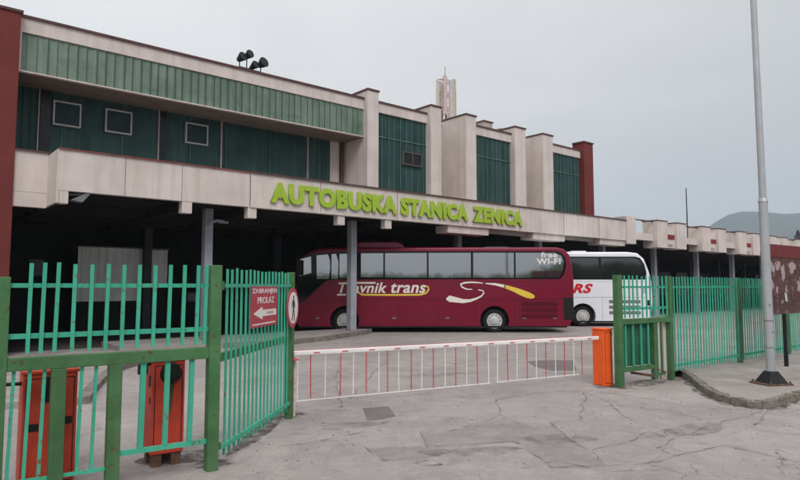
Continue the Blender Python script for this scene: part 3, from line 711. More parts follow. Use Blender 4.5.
# the maroon bus: side plane Y=25.6
ppm = FPX/25.6; ox = (297-400)/ppm
ztop = 3.50
top = [(.10, .26), (.02, .42), (-.02, .9), (-.02, 1.9), (.04, 2.5), (.18, 2.98), (.40, 3.28), (.8, 3.44), (1.5, 3.50), (10.75, 3.50), (11.05, 3.42), (11.28, 3.18), (11.37, 2.7), (11.40, 2.0), (11.38, 1.2), (11.30, .5), (11.2, .26)]
t, X, Zz, W, body = bus('maroon_coach', 'maroon coach with cream and yellow lettering parked side on under the canopy', (ox, 25.6, 0), ppm, 297, MAR, MARL, dict(arches=[X0 for X0 in ((345-297)/ppm, (494-297)/ppm)], top=top, len=11.4))
P = lambda l: [(X(a), Zz(b)) for a, b in l]
# roof unit
ru = [(X(343), 3.44), (X(350), 3.60), (X(360), 3.73), (X(397), 3.74), (X(402), 3.66), (X(405), 3.50), (X(405), 3.44)]
MB().prism(ru, .35, W-.35).build('roof_unit', MARL, t, bevel=.03)
MB().box(X(487), X(511), .5, 1.3, 3.49, 3.55).build('roof_hatch', GREYP, t)
MB().box(.9, 10.9, .01, .05, 3.385, 3.40).build('gutter', MARL, t)
# dark glazing band with panes
band = P([(297.2,266),(299.5,260.5),(304,256.5),(312,253.6),(330,252.3),(400,251.4),(556,251.2),(562,253),(565.5,258),(566,266),(564,274),(560,279),(400,279.4),(332,279.6),(326,281),(318,288),(310,296),(303,302),(297.3,306)])
MB().prism(band, -.004, .02).build('window_band', BGLD, t)
panes = [[(316.5,255.5),(328,254.4),(329.8,260),(330.3,268),(329,279),(317,279)], [(331.5,254.2),(336,253.9),(338.5,262),(338,279),(331.5,279)], [(339.5,254),(354.5,253.6),(354.5,277.6),(339.5,278)],
         [(361,253.4),(383.3,253.2),(383.3,277.4),(361,277.4)], [(385,253.2),(426.8,253),(426.8,277.6),(385,277.6)],
         [(428.6,253),(470.8,252.8),(470.8,277.8),(428.6,277.8)], [(473.2,252.8),(513.8,252.8),(513.8,277.8),(473.2,277.8)], [(515.6,252.8),(555,252.8),(561.5,256),(563.8,262),(562.5,272),(559,277.8),(515.6,277.8)]]
for i, p in enumerate(panes): MB().prism(P(p), -.009, -.002).build('window', BGL, t)
MB().prism(P([(299,259.5),(311,256.5),(311.5,273),(300,276)]), -.009, -.002).build('windscreen_side', BGL, t)
sw = MB()
for p0, p1 in ((357.5, 360), (426.9, 428.4), (471, 473), (514, 515.4)): sw.box(X(p0), X(p1), -.012, -.003, Zz(278), Zz(253))
sw.build('pillar', BLACK, t)
# front face: windscreen, bumper, lights and mirror
MB().prism([(-.035, 1.25), (-.035, 1.9), (.025, 2.5), (.165, 2.98), (.33, 3.2), (.40, 3.2), (.3, 2.9), (.12, 2.3), (.05, 1.25)], .12, W-.12).build('windscreen', BGLD, t)
for yy in (.12, W-.47): MB().box(-.04, .1, yy, yy+.35, .7, .95).build('headlight', LAMPG, t, bevel=.02)
mr_ = MB().tube([(.25, -.02, 3.15), (-.05, -.22, 3.1), (.1, -.28, 2.95)], .03)
mo = mr_.build('mirror_arm', BLKM, t); MB().box(.02, .22, -.42, -.22, 2.35, 2.98).build('mirror', BLKM, Sub(mo, t), bevel=.04)
# seams, flaps, grille
sm_ = MB(); zs = Zz(299.3)
sm_.box(X(318), X(562), -.002, .01, zs-.008, zs+.008)
for px in (324.5, 362, 399, 437, 474.5, 514, 519): sm_.box(X(px)-.006, X(px)+.006, -.002, .01, .30, zs)
sm_.box(.1, 10.9, -.0015, .01, 2.06, 2.072)
sm_.build('panel_seam', MARD, t)
for y0, y1 in ((301.5, 306), (307.5, 312), (313.6, 318)):
    gr = MB().box(X(521), X(556.5), -.003, .01, Zz(y1), Zz(y0)).build('grille', MARD, t)
    s2 = MB()
    for k in range(3):
        z = Zz(y1)+(Zz(y0)-Zz(y1))*(k+.5)/3; s2.box(X(521.5), X(556), -.014, -.003, z-.012, z+.012)
    s2.build('louvre', MAR, Sub(gr, t))
for px in (394, 447, 523.5, 554, 318): MB().box(X(px)-.08, X(px)+.08, -.012, .005, Zz(318.5), Zz(317)).build('flap_handle', GREYP, t)
MB().box(X(563), X(563)+.40, -.004, .01, .52, 1.42).build('rear_corner', BLACK, t)
MB().box(11.36, 11.43, .15, .45, .8, 1.3).build('tail_lamp', REDV, t)
MB().box(.1, 11.1, .012, .06, .20, .27).build('skirt', BLACK, t)
# lettering and swirls
text('lettering', 'Travnik', X(338.5), X(387), Zz(293), Zz(282.4), -.003, .004, CREAM, t, bold=.02, shear=.25)
text('lettering', 'trans', X(391), X(426), Zz(293), Zz(283), -.003, .004, CREAM, t, bold=.02, shear=.25)
MB().prism(P([(346,282),(376,282),(375.3,283.8),(345.5,283.8)]), -.009, -.003).build('lettering', CREAM, t)
MB().prism(P([(337.5,293.8),(346.5,293.8),(346.2,295.4),(337,295.4)]), -.009, -.003).build('lettering', CREAM, t)
ps = [(357,289,.04),(358.5,292.5,.06),(362,294.6,.075),(380,294.8,.075),(400,294.8,.075),(420,294.6,.075),(426,293,.07),(428.6,289.5,.065),(428,286.6,.06),(424,285.6,.04)]
MB().stroke([(X(a), Zz(b), w_) for a, b, w_ in ps], -.006, -.002).build('underline', YELL, t)
cw = [(446,299,.05),(449,298.5,.26),(455,299.6,.22),(463,301,.16),(470,300.4,.11),(476,298.5,.08),(481,296,.06),(483.6,293,.05),(482.5,290.6,.045),(478,289.8,.04)]
MB().stroke([(X(a), Zz(b), w_) for a, b, w_ in cw], -.006, -.002).build('swirl', CREAM, t)
cw = [(472,289.4,.03),(466,289,.05),(461.5,286.8,.06),(460.5,284.2,.07),(464,282.8,.07),(471,282.2,.06),(478,282.6,.05),(483,283.2,.03)]
MB().stroke([(X(a), Zz(b), w_) for a, b, w_ in cw], -.006, -.002).build('swirl', CREAM, t)
cw = [(485.5,283.4,.04),(495,284.2,.09),(505,286.4,.13)]
MB().stroke([(X(a), Zz(b), w_) for a, b, w_ in cw], -.006, -.002).build('swirl', CREAM, t)
cw = [(504,286.2,.13),(513,289.2,.18),(521,292.4,.24),(528,295.2,.25),(532,296.4,.18),(534,296.6,.08)]
MB().stroke([(X(a), Zz(b), w_) for a, b, w_ in cw], -.006, -.002).build('swirl', YELL, t)
text('lettering', 'free', X(541), X(557.5), Zz(257.6), Zz(252.2), -.012, .004, SIGNW, t, bold=.02)
text('lettering', 'WI-FI', X(536.5), X(560.5), Zz(264.4), Zz(258.4), -.012, .004, SIGNW, t, bold=.025)

# the white bus behind
ppm = FPX/29.45; xf = 397.0; ox = (xf-400)/ppm
top = [(.10, .26), (.02, .42), (-.02, .9), (-.02, 1.9), (.04, 2.5), (.18, 2.98), (.40, 3.28), (.8, 3.44), (1.5, 3.52), (11.0, 3.52), (11.45, 3.46), (11.75, 3.2), (11.92, 2.75), (12.05, 2.1), (12.08, 1.2), (12.0, .5), (11.9, .26)]
t, X, Zz, W, body = bus('white_coach', 'white coach with red letters parked behind the maroon coach', (ox, 29.45, 0), ppm, xf, BUSW, BUSW, dict(arches=[2.3, (582-xf)/ppm], top=top, len=12.08))
P = lambda l: [(X(a), Zz(b)) for a, b in l]
MB().prism(P([(398,266),(403,259),(410,256.6),(635,256.6),(640,258),(644,264),(646,272),(646,279.6),(420,279.6),(398,300)]), -.004, .02).build('window_band', BGLD, t)
for p0, p1 in ((420, 452), (454, 486), (488, 520), (522, 559), (561, 598.5)):
    MB().prism(P([(p0,258),(p1,258),(p1,278.6),(p0,278.6)]), -.009, -.002).build('window', BGLW, t)
MB().prism(P([(601,258),(634,258),(639,260),(643,266),(644.5,272),(644.5,278.6),(601,278.6)]), -.009, -.002).build('window', BGLW, t)
MB().box(X(598.6), X(600.9), -.012, -.003, Zz(278.6), Zz(258)).build('pillar', BLACK, t)
sm_ = MB(); sm_.box(X(420), X(645), -.002, .01, Zz(297.2)-.008, Zz(297.2)+.008).box(X(601.5)-.006, X(601.5)+.006, -.002, .01, .3, Zz(297.2)).box(X(420), X(646), -.002, .01, Zz(281.5)-.006, Zz(281.5)+.006)
sm_.build('panel_seam', GREYP, t)
for y in (301.5, 307, 312.5):
    MB().box(X(608), X(639.5), -.008, .01, Zz(y+1.6), Zz(y-1.6)).build('grille', GREYP, t, bevel=.01)
MB().box(X(641), X(645.5), -.006, .01, Zz(293), Zz(288)).build('vent', mat('light_grey_vent', (.4, .4, .42), .5), t)
MB().box(X(645.8), X(649.8), -.01, .02, Zz(305.5), Zz(300)).build('tail_lamp', BLACK, t)
MB().box(12.04, 12.12, .2, .5, .8, 1.4).build('tail_lamp', REDV, t)
text('lettering', 'RS', X(571.5), X(592.5), Zz(293.2), Zz(283.6), -.003, .004, REDV, t, bold=.05, shear=.35)
MB().box(.1, 11.8, .012, .06, .20, .27).build('skirt', BLACK, t)
MB().box(X(575), X(590), .6, 1.6, 3.51, 3.60).build('roof_hatch', BUSW, t)

# ------------------------------------------------------------------ barrier machines and boom
def cabinet(name, label, loc, rot, w_, d, h, m, z0=.0, feet=False, hub=False, group=None, cat='barrier'):
    t = T(name, label, cat, loc=(*loc, 0), rot=rot, group=group)
    z1 = z0+(.13 if feet else 0)
    if feet:
        MB().box(-w_/2+.02, -w_/2+.12, .02, .1, z0, z1+.02).box(w_/2-.12, w_/2-.02, .02, .1, z0, z1+.02).box(-w_/2+.02, w_/2-.02, d-.1, d-.02, z0, z1+.02).build('foot', RUST, t)
    c = MB().box(-w_/2, w_/2, 0, d, z1, h-.03).build('cabinet', m, t, bevel=.012)
    MB().box(-w_/2-.015, w_/2+.015, -.015, d+.015, h-.03, h).build('lid', m, t, bevel=.006)
    dr = MB(); e_ = .025
    for a in (-w_/2+e_, w_/2-e_-.008): dr.box(a, a+.008, -.0035, .002, z1+.05, h-.07)
    for b in (z1+.05, h-.078): dr.box(-w_/2+e_, w_/2-e_, -.003, .002, b, b+.008)
    dr.build('door_gap', BLKM, Sub(c, t))
    if hub:
        hb = MB().cyl((.02, 0, h-.16), (.02, -.05, h-.16), .115, .10, 20).build('hub', BLKM, t, smooth=True)
        MB().cyl((.02, -.05, h-.16), (.02, -.08, h-.16), .045, .04, 12).build('shaft', BLKM, Sub(hb, t))
        MB().prism([(-.03, h-.26), (.06, h-.26), (.045, h-.42), (.02, h-.62), (.005, h-.44)], -.0025, .003).build('rust_streak', RUST, t)
    return t, c
RA = math.atan2(1.08, 1.54)
pc = Vector((-2.47, 6.72))
t, c = cabinet('barrier_machine', 'faded red barrier cabinet with black hub behind the gate, beside the tall gate post', pc, RA, .34, .36, 1.13, REDB, feet=True, hub=True)
MB().box(-.176, -.168, .06, .13, .83, .95).build('lock_cutout', BLKM, t); MB().box(-.176, -.168, .06, .09, .66, .72).build('lock_cutout', BLKM, t)
MB().box(-.30, -.20, .05, .10, .97, 1.08).build('padlock', BLKM, t, bevel=.01); MB().bar((-.25, .075, 1.06), (-.10, .075, 1.09), .02, .03).build('hasp', BLKM, t)
pc2 = Vector((-3.33, 6.0))
t, c = cabinet('barrier_machine', 'wider faded red barrier cabinet with dark slots at the left edge', pc2, RA, .46, .42, 1.10, REDB, feet=False)
for a, b, z0, z1 in ((-.20, -.09, .54, .61), (.11, .19, .58, .65), (-.06, -.01, .80, 1.04)): MB().box(a, b, -.006, .004, z0, z1).build('slot', BLKM, t)
MB().cyl((-1.2, .25, .97), (-.232, .1, .98), .018, n=8).build('arm_stub', BLKM, t)
# orange one on the right with the boom across the drive
PR = Vector(G(609, 386)); PL = Vector((-1.54, 9.16)); BD = (PR-PL).normalized(); BA = math.atan2(BD.y, BD.x)
t, c = cabinet('barrier_gate', 'closed barrier: bright orange cabinet with long white boom and red and white hanging rods', PR, BA, .22, .30, 1.09, ORNG)
Lb = (PR-PL).length
MB().box(.112, .17, .05, .2, .93, 1.03).build('boom_bracket', BLKM, t, bevel=.01)
bz = .905; by = .13
def ox_(px): k = (px-400)/FPX; o_ = PR+Vector((-BD.y, BD.x))*by; return (k*o_.y-o_.x)/(BD.x-k*BD.y)
bm_ = MB().box(-Lb+.02, -.112, by-.022, by+.022, bz-.036, bz+.036).build('boom', WHITE, t, bevel=.015)
MB().box(-Lb+.04, -.13, by-.008, by+.016, bz+.0365, bz+.041).build('red_edge', RODR, Sub(bm_, t))
x_ = -Lb+.32
while x_ < -.2:
    MB().prism([(x_, bz-.012), (x_+.10, bz-.012), (x_+.12, bz+.004), (x_+.02, bz+.004)], by-.0255, by-.0215).build('reflector', RODR, Sub(bm_, t)); x_ += .455
def rods(pxs, first):
    for k, p_ in enumerate(pxs):
        x_ = ox_(p_)+random.uniform(-.012, .012)
        MB().cyl((x_, by, .235+random.uniform(-.02, .0)), (x_+random.uniform(-.008, .008), by, bz-.035), .0085, n=6).build('skirt_rod', RODR if (k+first) % 2 == 0 else RODW, t)
rods((299.5, 312.5, 326.5, 340.5, 353.5, 367, 379, 387.5, 398.5, 410.5, 421.5, 433.5, 444.5, 455.5, 466, 477, 487.5), 1)
MB().bar((ox_(298), by, .205), (ox_(488.5), by, .225), .012, .014).build('skirt_rail', RODW, t)
rods((496, 506, 515.5, 525.5, 535, 544.5, 553.5, 562.5, 571.5, 580), 1)
MB().bar((ox_(495.5), by, .232), (ox_(577), by, .245), .012, .014).build('skirt_rail', RODW, t)
# slim red and white catch post next to the open leaf
V_ = T('catch_post', 'slim flaking red and white post at the tip of the boom', 'post', loc=(PL.x-.02, PL.y+.03, 0), rot=BA)
MB().box(-.035, .035, -.0, .05, 0, .84).build('post', mat('flaking_red_white', (.62, .5, .47), .7, .1, 3, spots=.44, spot_col=(.42, .06, .06), spot_scale=9), V_)
MB().box(-.045, -.037, -.12, .05, .84, .95).box(-.045, .05, -.12, .05, .825, .84).build('cradle', RODR, V_)

# ------------------------------------------------------------------ gates and fences
def bars(b, x0, x1, n, z0, z1, w_=.03, d=.03, y=0, lean=0.0):
    for k in range(n):
        x_ = x0+(x1-x0)*(k+.5)/n; j = random.uniform(-.010, .010); zz = random.uniform(-.012, .012)
        b.bar((x_+j, y, z0+zz), (x_+j+lean+random.uniform(-.006, .006), y, z1+zz), w_, d)
    return b
GL = Vector((-3.50, 5.50)); GR = Vector((-1.96, 6.58)); GD = (GR-GL).normalized(); GA = math.atan2(GD.y, GD.x); GLn = (GR-GL).length
def gx(px):    # along the left gate line for a column of the photograph
    k = (px-400)/FPX; return (k*GL.y-GL.x)/(GD.x-k*GD.y)
t = T('gate', 'closed green metal gate section with two posts in front of the red barrier cabinets', 'gate', loc=(*GL, 0), rot=GA)
MB().box(-.085, .045, -.06, .06, 0, 1.98).build('gate_post', DGREEN, t, bevel=.006)
MB().box(GLn-.06, GLn+.06, -.06, .06, 0, 2.12).build('gate_post', DGREEN, t, bevel=.006)
MB().box(-.105, -.0, -.068, -.058, 1.20, 1.30).build('hinge', DGREEN, t)
MB().box(.045, GLn-.06, -.05, .05, 1.15, 1.265).build('frame_rail', DGREEN, t, bevel=.005)
for px in (63, 118.5): x_ = gx(px); MB().box(x_-.06, x_+.06, -.055, .045, 0, 1.149).build('frame_post', DGREEN, t, bevel=.005)
up = MB()
for px in (31.5, 44.5, 58, 75.3, 92.3, 108, 124, 139.3, 155, 169.8, 183.8, 197.6, 205.5):
    x_ = gx(px); j = random.uniform(-.008, .008)
    up.bar((x_-.005, -.03, 1.30), (x_+.003+j*.6, -.03, 2.11+j), .032, .03)
up.build('upper_bars', MINT, t)
MB().box(.045, GLn-.06, -.015, .012, 1.885, 1.925).build('rail', MINT, t); MB().box(.045, GLn-.06, -.015, .012, 1.43, 1.475).build('rail', MINT, t)
lo_ = MB()
for px in (18, 34, 48.5, 85.5, 99.5): x_ = gx(px); lo_.bar((x_-.012, 0, .19), (x_+.006, 0, 1.15), .028, .028)
lo_.box(.045, gx(112), -.015, .015, .165, .195); lo_.build('lower_bars', MINT, t)
lo_ = MB()
for px, w_ in ((146, .05), (170, .045), (194, .045)): x_ = gx(px); lo_.bar((x_-.006, 0, .32), (x_+.006, 0, 1.15), w_, .04)
lo_.box(gx(125), GLn-.06, -.02, .02, .28, .325); lo_.build('lower_bars', MINT, t)
# open leaf receding from the tall post
LA = Vector((-1.885, 6.64)); LE = Vector((-1.60, 9.10)); LD = (LE-LA).normalized(); LAn = math.atan2(LD.y, LD.x); LL = (LE-LA).length
t = T('gate_leaf', 'open mint green barred gate leaf carrying the two red and white signs', 'gate', loc=(*LA, 0), rot=LAn)
ub = MB(); bars(ub, .04, LL-.06, 17, .12, 2.09, .034, .018); ub.build('bars', MINT, t)
MB().box(0, LL-.05, -.03, -.016, 1.885, 1.925).build('rail', MINT, t); MB().box(0, LL-.05, -.035, -.016, .20, .25).build('rail', MINT, t)
MB().box(0, LL-.05, .012, .04, 1.10, 1.19).build('frame_rail', DGREEN, t)
MB().box(LL-.06, LL+.05, -.05, .05, 0, 2.10).build('end_post', DGREEN, t, bevel=.005)
MB().cyl((-.02, 0, 1.86), (-.02, 0, 1.95), .018).cyl((-.02, 0, .2), (-.02, 0, .27), .018).build('hinge', DGREEN, t)
def lx(px): k = (px-400)/FPX; return (k*LA.y-LA.x)/(LD.x-k*LD.y)
def lz(px, py): x_ = lx(px); Y = LA.y+LD.y*x_; return EYE-(py-286)/FPX*Y
s = T('warning_sign', 'red rectangular sign with white writing and left arrow on the open gate leaf', 'sign', loc=(*LA, 0), rot=LAn, off=(lx(261), -.04, 1.4))
x0, x1 = lx(248), lx(274.5); z1 = lz(261, 286.6); z0 = lz(261, 326)
MB().box(x0, x1, -.048, -.04, z0, z1).build('plate', SIGNR, s, bevel=.003)
bd = MB()
for a in ((x0+.012, x1-.012, z1-.02, z1-.012), (x0+.012, x1-.012, z0+.012, z0+.02)): bd.box(a[0], a[1], -.0495, -.047, a[2], a[3])
ww, hh = x1-x0, z1-z0
text('lettering', 'ZABRANJEN', x0+.03*ww, x1-.03*ww, z0+.80*hh, z0+.95*hh, -.0485, .003, SIGNW, s, bold=.008)
text('lettering', 'PROLAZ', x0+.22*ww, x0+.85*ww, z0+.58*hh, z0+.74*hh, -.0485, .003, SIGNW, s, bold=.012)
ar_ = [(x0+.08*ww, z0+.34*hh), (x0+.40*ww, z0+.50*hh), (x0+.40*ww, z0+.42*hh), (x1-.06*ww, z0+.42*hh), (x1-.06*ww, z0+.26*hh), (x0+.40*ww, z0+.26*hh), (x0+.40*ww, z0+.18*hh)]
MB().prism(ar_, -.0515, -.048).build('arrow', SIGNW, s)
text('lettering', 'ULAZ', x0+.56*ww, x0+.82*ww, z0+.31*hh, z0+.38*hh, -.052, .002, SIGNR, s, bold=.005)
dsh = MB()
x_ = x0+.06*ww
while x_ < x1-.1*ww:
    l_ = random.uniform(.015, .045); dsh.box(x_, x_+l_, -.0505, -.048, z0+.06*hh, z0+.095*hh); x_ += l_+.012
dsh.build('small_print', SIGNW, s)
cx = lx(289); cz = lz(289, 307.5); rz = .285
s = T('pedestrian_sign', 'round no pedestrians sign with red rim at the end of the gate leaf', 'sign', loc=(*LA, 0), rot=LAn, off=(cx, -.06, cz))
MB().lathe((cx, -.058, cz), [(0, rz), (-.012, rz)], 40).build('disc', SIGNR, s)
MB().lathe((cx, -.0705, cz), [(0, rz*.80), (-.003, rz*.80)], 40).build('face', SIGNW, s)
u_ = rz/.285
man = MB(); yb = -.0775; ye = -.0738
man.lathe((cx+.005, -.0738, cz+.155), [(0, .024), (-.0035, .024)], 14)
man.prism([(cx-.028, cz+.12), (cx+.03, cz+.125), (cx+.038, cz+.02), (cx+.03, cz-.02), (cx-.022, cz-.02), (cx-.02, cz+.05)], yb, ye)
man.prism([(cx-.022, cz-.02), (cx+.012, cz-.02), (cx-.02, cz-.10), (cx-.05, cz-.185), (cx-.085, cz-.18), (cx-.045, cz-.09)], yb+.0004, ye)
man.prism([(cx-.002, cz-.02), (cx+.032, cz-.02), (cx+.05, cz-.09), (cx+.07, cz-.185), (cx+.04, cz-.185), (cx+.018, cz-.09)], yb+.0008, ye)
man.prism([(cx-.028, cz+.12), (cx-.012, cz+.10), (cx-.045, cz+.04), (cx-.07, cz+.0), (cx-.085, cz+.01), (cx-.06, cz+.06)], yb+.0012, ye)
man.prism([(cx+.03, cz+.12), (cx+.07, cz+.06), (cx+.075, cz+.0), (cx+.06, cz+.0), (cx+.05, cz+.05), (cx+.02, cz+.09)], yb+.0016, ye)
man.build('pictogram', BLKM, s)
# right-hand gate
QL = Vector(G(620, 387)); QR = Vector(G(671.5, 379.5)); QD = (QR-QL).normalized(); QA = math.atan2(QD.y, QD.x); QLn = (QR-QL).length
def qx(px): k = (px-400)/FPX; return (k*QL.y-QL.x)/(QD.x-k*QD.y)
t = T('gate', 'green metal gate section beside the orange barrier cabinet, mint bars above', 'gate', loc=(*QL, 0), rot=QA)
MB().box(-.07, .07, -.06, .06, 0, 2.11).build('gate_post', DGREEN, t, bevel=.006)
MB().box(QLn-.055, QLn+.055, -.05, .05, 0, 2.10).build('gate_post', DGREEN, t, bevel=.006)
MB().box(.07, QLn-.055, -.05, .05, 1.17, 1.27).build('frame_rail', DGREEN, t, bevel=.005)
MB().box(.07, QLn-.055, -.015, .012, 1.86, 1.90).build('rail', MINT, t); MB().box(.07, QLn-.055, -.015, .012, 1.44, 1.485).build('rail', MINT, t)
up = MB(); bars(up, .10, QLn-.06, 11, 1.28, 2.10, .032, .018, -.03); up.build('upper_bars', MINT, t)
xa = qx(651); MB().box(xa-.035, xa+.035, -.045, .045, .05, 1.168).build('frame_post', DGREEN, t)
MB().box(.07, xa-.035, -.04, .04, .27, .35).build('frame_rail', DGREEN, t)
lo_ = MB(); bars(lo_, .07, xa-.04, 4, .35, 1.168, .035, .03); lo_.build('lower_bars', MINT, t)
MB().box(.07, xa-.04, .04, .05, .36, 1.16).build('back_sheet', mat('dark_green_sheet', (.03, .11, .06), .5, .2, 3), t)
lo_ = MB(); bars(lo_, xa+.04, qx(661), 2, .12, 1.168, .05, .03); lo_.box(xa+.035, qx(661), -.03, .03, .12, .17); lo_.build('lower_bars', DGREEN, t)
MB().box(qx(664), qx(667.5), .06, .14, 0, 1.16).build('pale_post', CONC, t)
MB().bar((xa+.06, -.02, .25), (qx(668), -.03, .12), .02, .02).bar((.5, .1, .22), (xa+.1, .0, .10), .05, .05).build('drop_bolt', RUST, t)
# long fence on the pavement
FAn = math.atan2(FD.y, FD.x)
t = T('fence', 'long mint green railing fence with dark green posts on the pavement', 'fence', loc=(*FA, 0), rot=FAn)
def fx(px, z=0): k = (px-400)/FPX; return (k*FA.y-FA.x)/(FD.x-k*FD.y)
pxs = [736.5, 784.5]; pos = [0]+[fx(p) for p in pxs]+[fx(784.5)+2.75*i for i in (1, 2, 3)]
for i, x_ in enumerate(pos):
    if i: MB().box(x_-.05, x_+.05, -.05, .05, .09, 2.10).build('fence_post', DGREEN, t, bevel=.005)
for a, b in zip(pos, pos[1:]):
    fb_ = MB(); bars(fb_, a+.06, b-.06, max(8, int((b-a)/.125)), .16, 2.09, .031, .018, -.03); fb_.build('bars', MINT, t)
    MB().box(a+.05, b-.05, -.02, .015, 1.86, 1.90).build('rail', MINT, t); MB().box(a+.05, b-.05, -.02, .015, .25, .30).build('rail', MINT, t)

# ------------------------------------------------------------------ lamp pole
lp = G(771.5, 384, .10)
t = T('lamp_pole', 'tall grey steel lamp pole on a black pyramid base on the pavement', 'lamp pole', loc=(lp[0], lp[1], .10), rot=R(12))
bs = MB(); bs.frustum(0, 0, .02, .24, .20, .085); bs.build('base', BLKM, t, bevel=.01)
MB().box(-.27, .25, -.24, .24, 0, .03).build('base_plate', RUST, t)
for i in (-1, 1):
    for j in (-1, 1): MB().cyl((i*.215, j*.205, .03), (i*.215, j*.205, .07), .018, n=6).build('bolt', RUST, t)
MB().cyl((0, 0, .2), (-.012, 0, 3.42), .080, .078, 20).build('shaft', GALV, t, smooth=True)
MB().cyl((-.012, 0, 3.42), (-.04, 0, 8.6), .064, .052, 20).build('shaft', GALV, t, smooth=True)
MB().cyl((-.012, 0, 3.38), (-.012, 0, 3.45), .088, .070, 20).build('collar', GALV, t, smooth=True)
MB().cyl((-.002, 0, 1.15), (-.002, 0, 1.17), .0835, .0835, 20).cyl((-.002, 0, .66), (-.002, 0, .675), .0835, .0835, 20).build('band', GREYP, t, smooth=True)
MB().tube([(-.04, 0, 8.55), (-.04, -.4, 8.85), (-.04, -1.3, 9.0)], .04, 10).build('arm', GALV, t)
MB().box(-.17, .09, -1.9, -1.25, 8.93, 9.06).build('lamp_head', GREYP, t, bevel=.03)
MB().cyl((0, -.079, .95), (0, -.084, .95), .012, n=8).cyl((-.03, -.074, 1.45), (-.03, -.08, 1.45), .012, n=8).build('rivet', BLKM, t)

# ------------------------------------------------------------------ billboard
BP = Vector((8.02, 13.5)); bd_ = Vector((.80, .60)); BAn = math.atan2(.60, .80)
t = T('billboard', 'rust brown notice board with torn poster remains behind the lamp pole', 'billboard', loc=(BP.x, BP.y, .1), rot=BAn)
BOARD = mat('rusty_board', (.09, .045, .042), .8, .3, 3, grime=.5, grime_col=(.14, .07, .065), spots=.42, spot_col=(.18, .12, .115), spot_scale=7, bump=.3)
BRED = mat('red_board_header', (.15, .026, .028), .6, .15, 3, grime=.4, grime_col=(.14, .05, .05))
TORN = mat('torn_paper', (.36, .29, .28), .8, .12, 6, spots=.42, spot_col=(.17, .09, .085), spot_scale=11)
zb, zt = 1.18, 2.72; Wb = 2.6
MB().box(0, Wb, 0, .05, zb, zt-.28).build('panel', BOARD, t)
MB().box(-.01, Wb+.01, -.012, .06, zt-.28, zt).build('header', BRED, t)
for x_ in (.35, .9, 2.1):
    if x_ == .35: continue
    MB().box(x_-.035, x_+.035, .05, .12, 0, zt-.02).build('post', BLKM, t)
def torn(cx, cz, rx, rz_, y):
    pts = []; n = 26
    for k in range(n):
        a = 2*math.pi*k/n; r = .65+.55*noise.noise(Vector((math.cos(a)*1.8+cx*7, math.sin(a)*1.8+cz*5, cx*3)))+random.uniform(-.08, .08)
        pts.append((cx+rx*r*math.cos(a), cz+rz_*r*math.sin(a)))
    MB().prism(pts, y, y+.002).build('poster_scrap', TORN, t)
for i, (a, b, c_, d) in enumerate(((.18, 2.22, .16, .2), (.45, 2.26, .2, .17), (.72, 2.1, .16, .24), (.12, 1.85, .1, .16), (.36, 1.72, .1, .12), (1.2, 2.2, .25, .2), (.62, 1.45, .07, .06), (1.6, 1.8, .2, .3), (.85, 1.7, .1, .14))):
    torn(a, b, c_, d, -.003-.0004*i)
MB().prism([(.74, 1.66), (.84, 1.62), (.88, 1.44), (.78, 1.47)], -.009, -.002).build('sticker', mat('pale_green_sticker', (.50, .60, .50), .6, .1, 5), t)

# ------------------------------------------------------------------ far trees and a house seen under the canopy
LEAF = mat('foliage', (.060, .095, .035), .7, .4, .9, spec=.2); BARK = mat('bark', (.09, .07, .05), .9, .2, 4)
def tree(x_, y_, h, r, label):
    t = T('tree', label, 'tree', loc=(x_, y_, 0), group='trees beyond the yard')
    tr = MB().cyl((0, 0, 0), (.1, 0, h*.45), .28, .16, 10)
    for k in range(6):
        a = k*1.1; tr.cyl((.05, 0, h*(.3+.03*k)), (r*.6*math.cos(a), r*.6*math.sin(a), h*(.55+.05*k)), .1, .03, 6)
    tr.build('trunk', BARK, t)
    cr = MB(); cl = [(random.gauss(0, r*.42), random.gauss(0, r*.42), h*random.uniform(.38, .95)) for _ in range(26)]
    for cx_, cy_, cz_ in cl:
        for k in range(70):
            v = Vector((random.gauss(0, 1), random.gauss(0, 1), random.gauss(0, .8))); v = v.normalized()*random.uniform(.3, 1)*r*.36
            p = Vector((cx_, cy_, cz_))+v; s_ = random.uniform(.10, .22)
            a = Vector((random.uniform(-1, 1), random.uniform(-1, 1), random.uniform(-1, 1))).normalized(); b = a.orthogonal().normalized()
            cr.add([p+a*s_, p+b*s_*.6, p-a*s_, p-b*s_*.6], [(0, 1, 2, 3)])
    cr.build('crown', LEAF, t)
tree(44, 78, 6.5, 3.0, 'small leafy tree under the canopy end, leftmost of three')
tree(49, 81, 5.2, 2.6, 'lower bushy tree between the other two beyond the yard')
tree(54, 82, 7.0, 3.2, 'taller leafy tree nearest the notice board, rightmost of three')

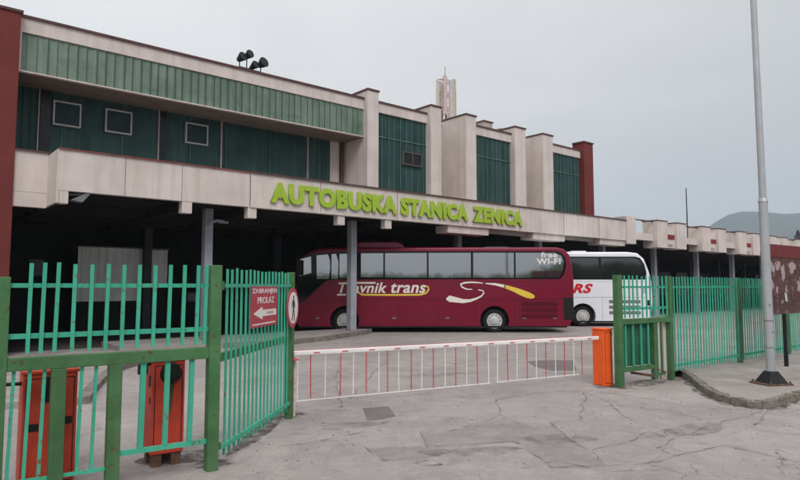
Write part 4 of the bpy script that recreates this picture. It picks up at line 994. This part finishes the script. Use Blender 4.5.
# the tree bank across the road behind the viewer, which the coach windows mirror
tb = MB(); nx, cols = 120, 5
for j in range(cols):
    for k in range(nx+1):
        x_ = -70+k*1.3
        h = 3.9+1.3*noise.noise(Vector((x_*.16, 0, 1)))+.8*noise.noise(Vector((x_*.6, j, 5)))+.4*noise.noise(Vector((x_*1.9, j, 9)))
        h += 2.6*max(0, min(1, (x_-24)/9))
        f_h = (0, .8, 1.0, .8, 0)[j]
        tb.v.append((x_+.4*noise.noise(Vector((x_, j, 2))), -70-j*1.6-.8*noise.noise(Vector((x_*.5, j, 3))), h*f_h))
tb.f += [(j*(nx+1)+k, j*(nx+1)+k+1, (j+1)*(nx+1)+k+1, (j+1)*(nx+1)+k) for j in range(cols-1) for k in range(nx)]
for k in range(5200):
    x_ = random.uniform(-70, 85); h = 3.9+1.3*noise.noise(Vector((x_*.16, 0, 1)))+2.6*max(0, min(1, (x_-24)/9))
    p = Vector((x_, -70-random.uniform(0, 5), random.uniform(.3, h+.5))); s_ = random.uniform(.2, .45)
    a = Vector((random.uniform(-1, 1), random.uniform(-1, 1), random.uniform(-1, 1))).normalized(); b = a.orthogonal().normalized()
    tb.add([p+a*s_, p+b*s_*.6, p-a*s_, p-b*s_*.6], [(0, 1, 2, 3)])
o = tb.build('tree_bank', LEAF, None, kind='stuff'); tag(o, 'dark bank of bushes and trees mirrored along the bottom of the coach windows', 'trees')

# ------------------------------------------------------------------ haze
hz = MB().box(-2900, 2900, -2900, 2900, -2, 420)
hmat = bpy.data.materials.new('haze'); hmat.use_nodes = True; nn_ = hmat.node_tree.nodes
for n in list(nn_):
    if n.type == 'BSDF_PRINCIPLED': nn_.remove(n)
pvn = nn_.new('ShaderNodeVolumePrincipled'); pvn.inputs['Color'].default_value = (.74, .87, 1, 1); pvn.inputs['Density'].default_value = .00034; pvn.inputs['Anisotropy'].default_value = .2
mo_ = [n for n in nn_ if n.type == 'OUTPUT_MATERIAL'][0]; hmat.node_tree.links.new(pvn.outputs[0], mo_.inputs['Volume'])
ho = hz.build('haze', hmat, None, kind='stuff'); tag(ho, 'thin grey haze between the station and the far hills', 'haze')
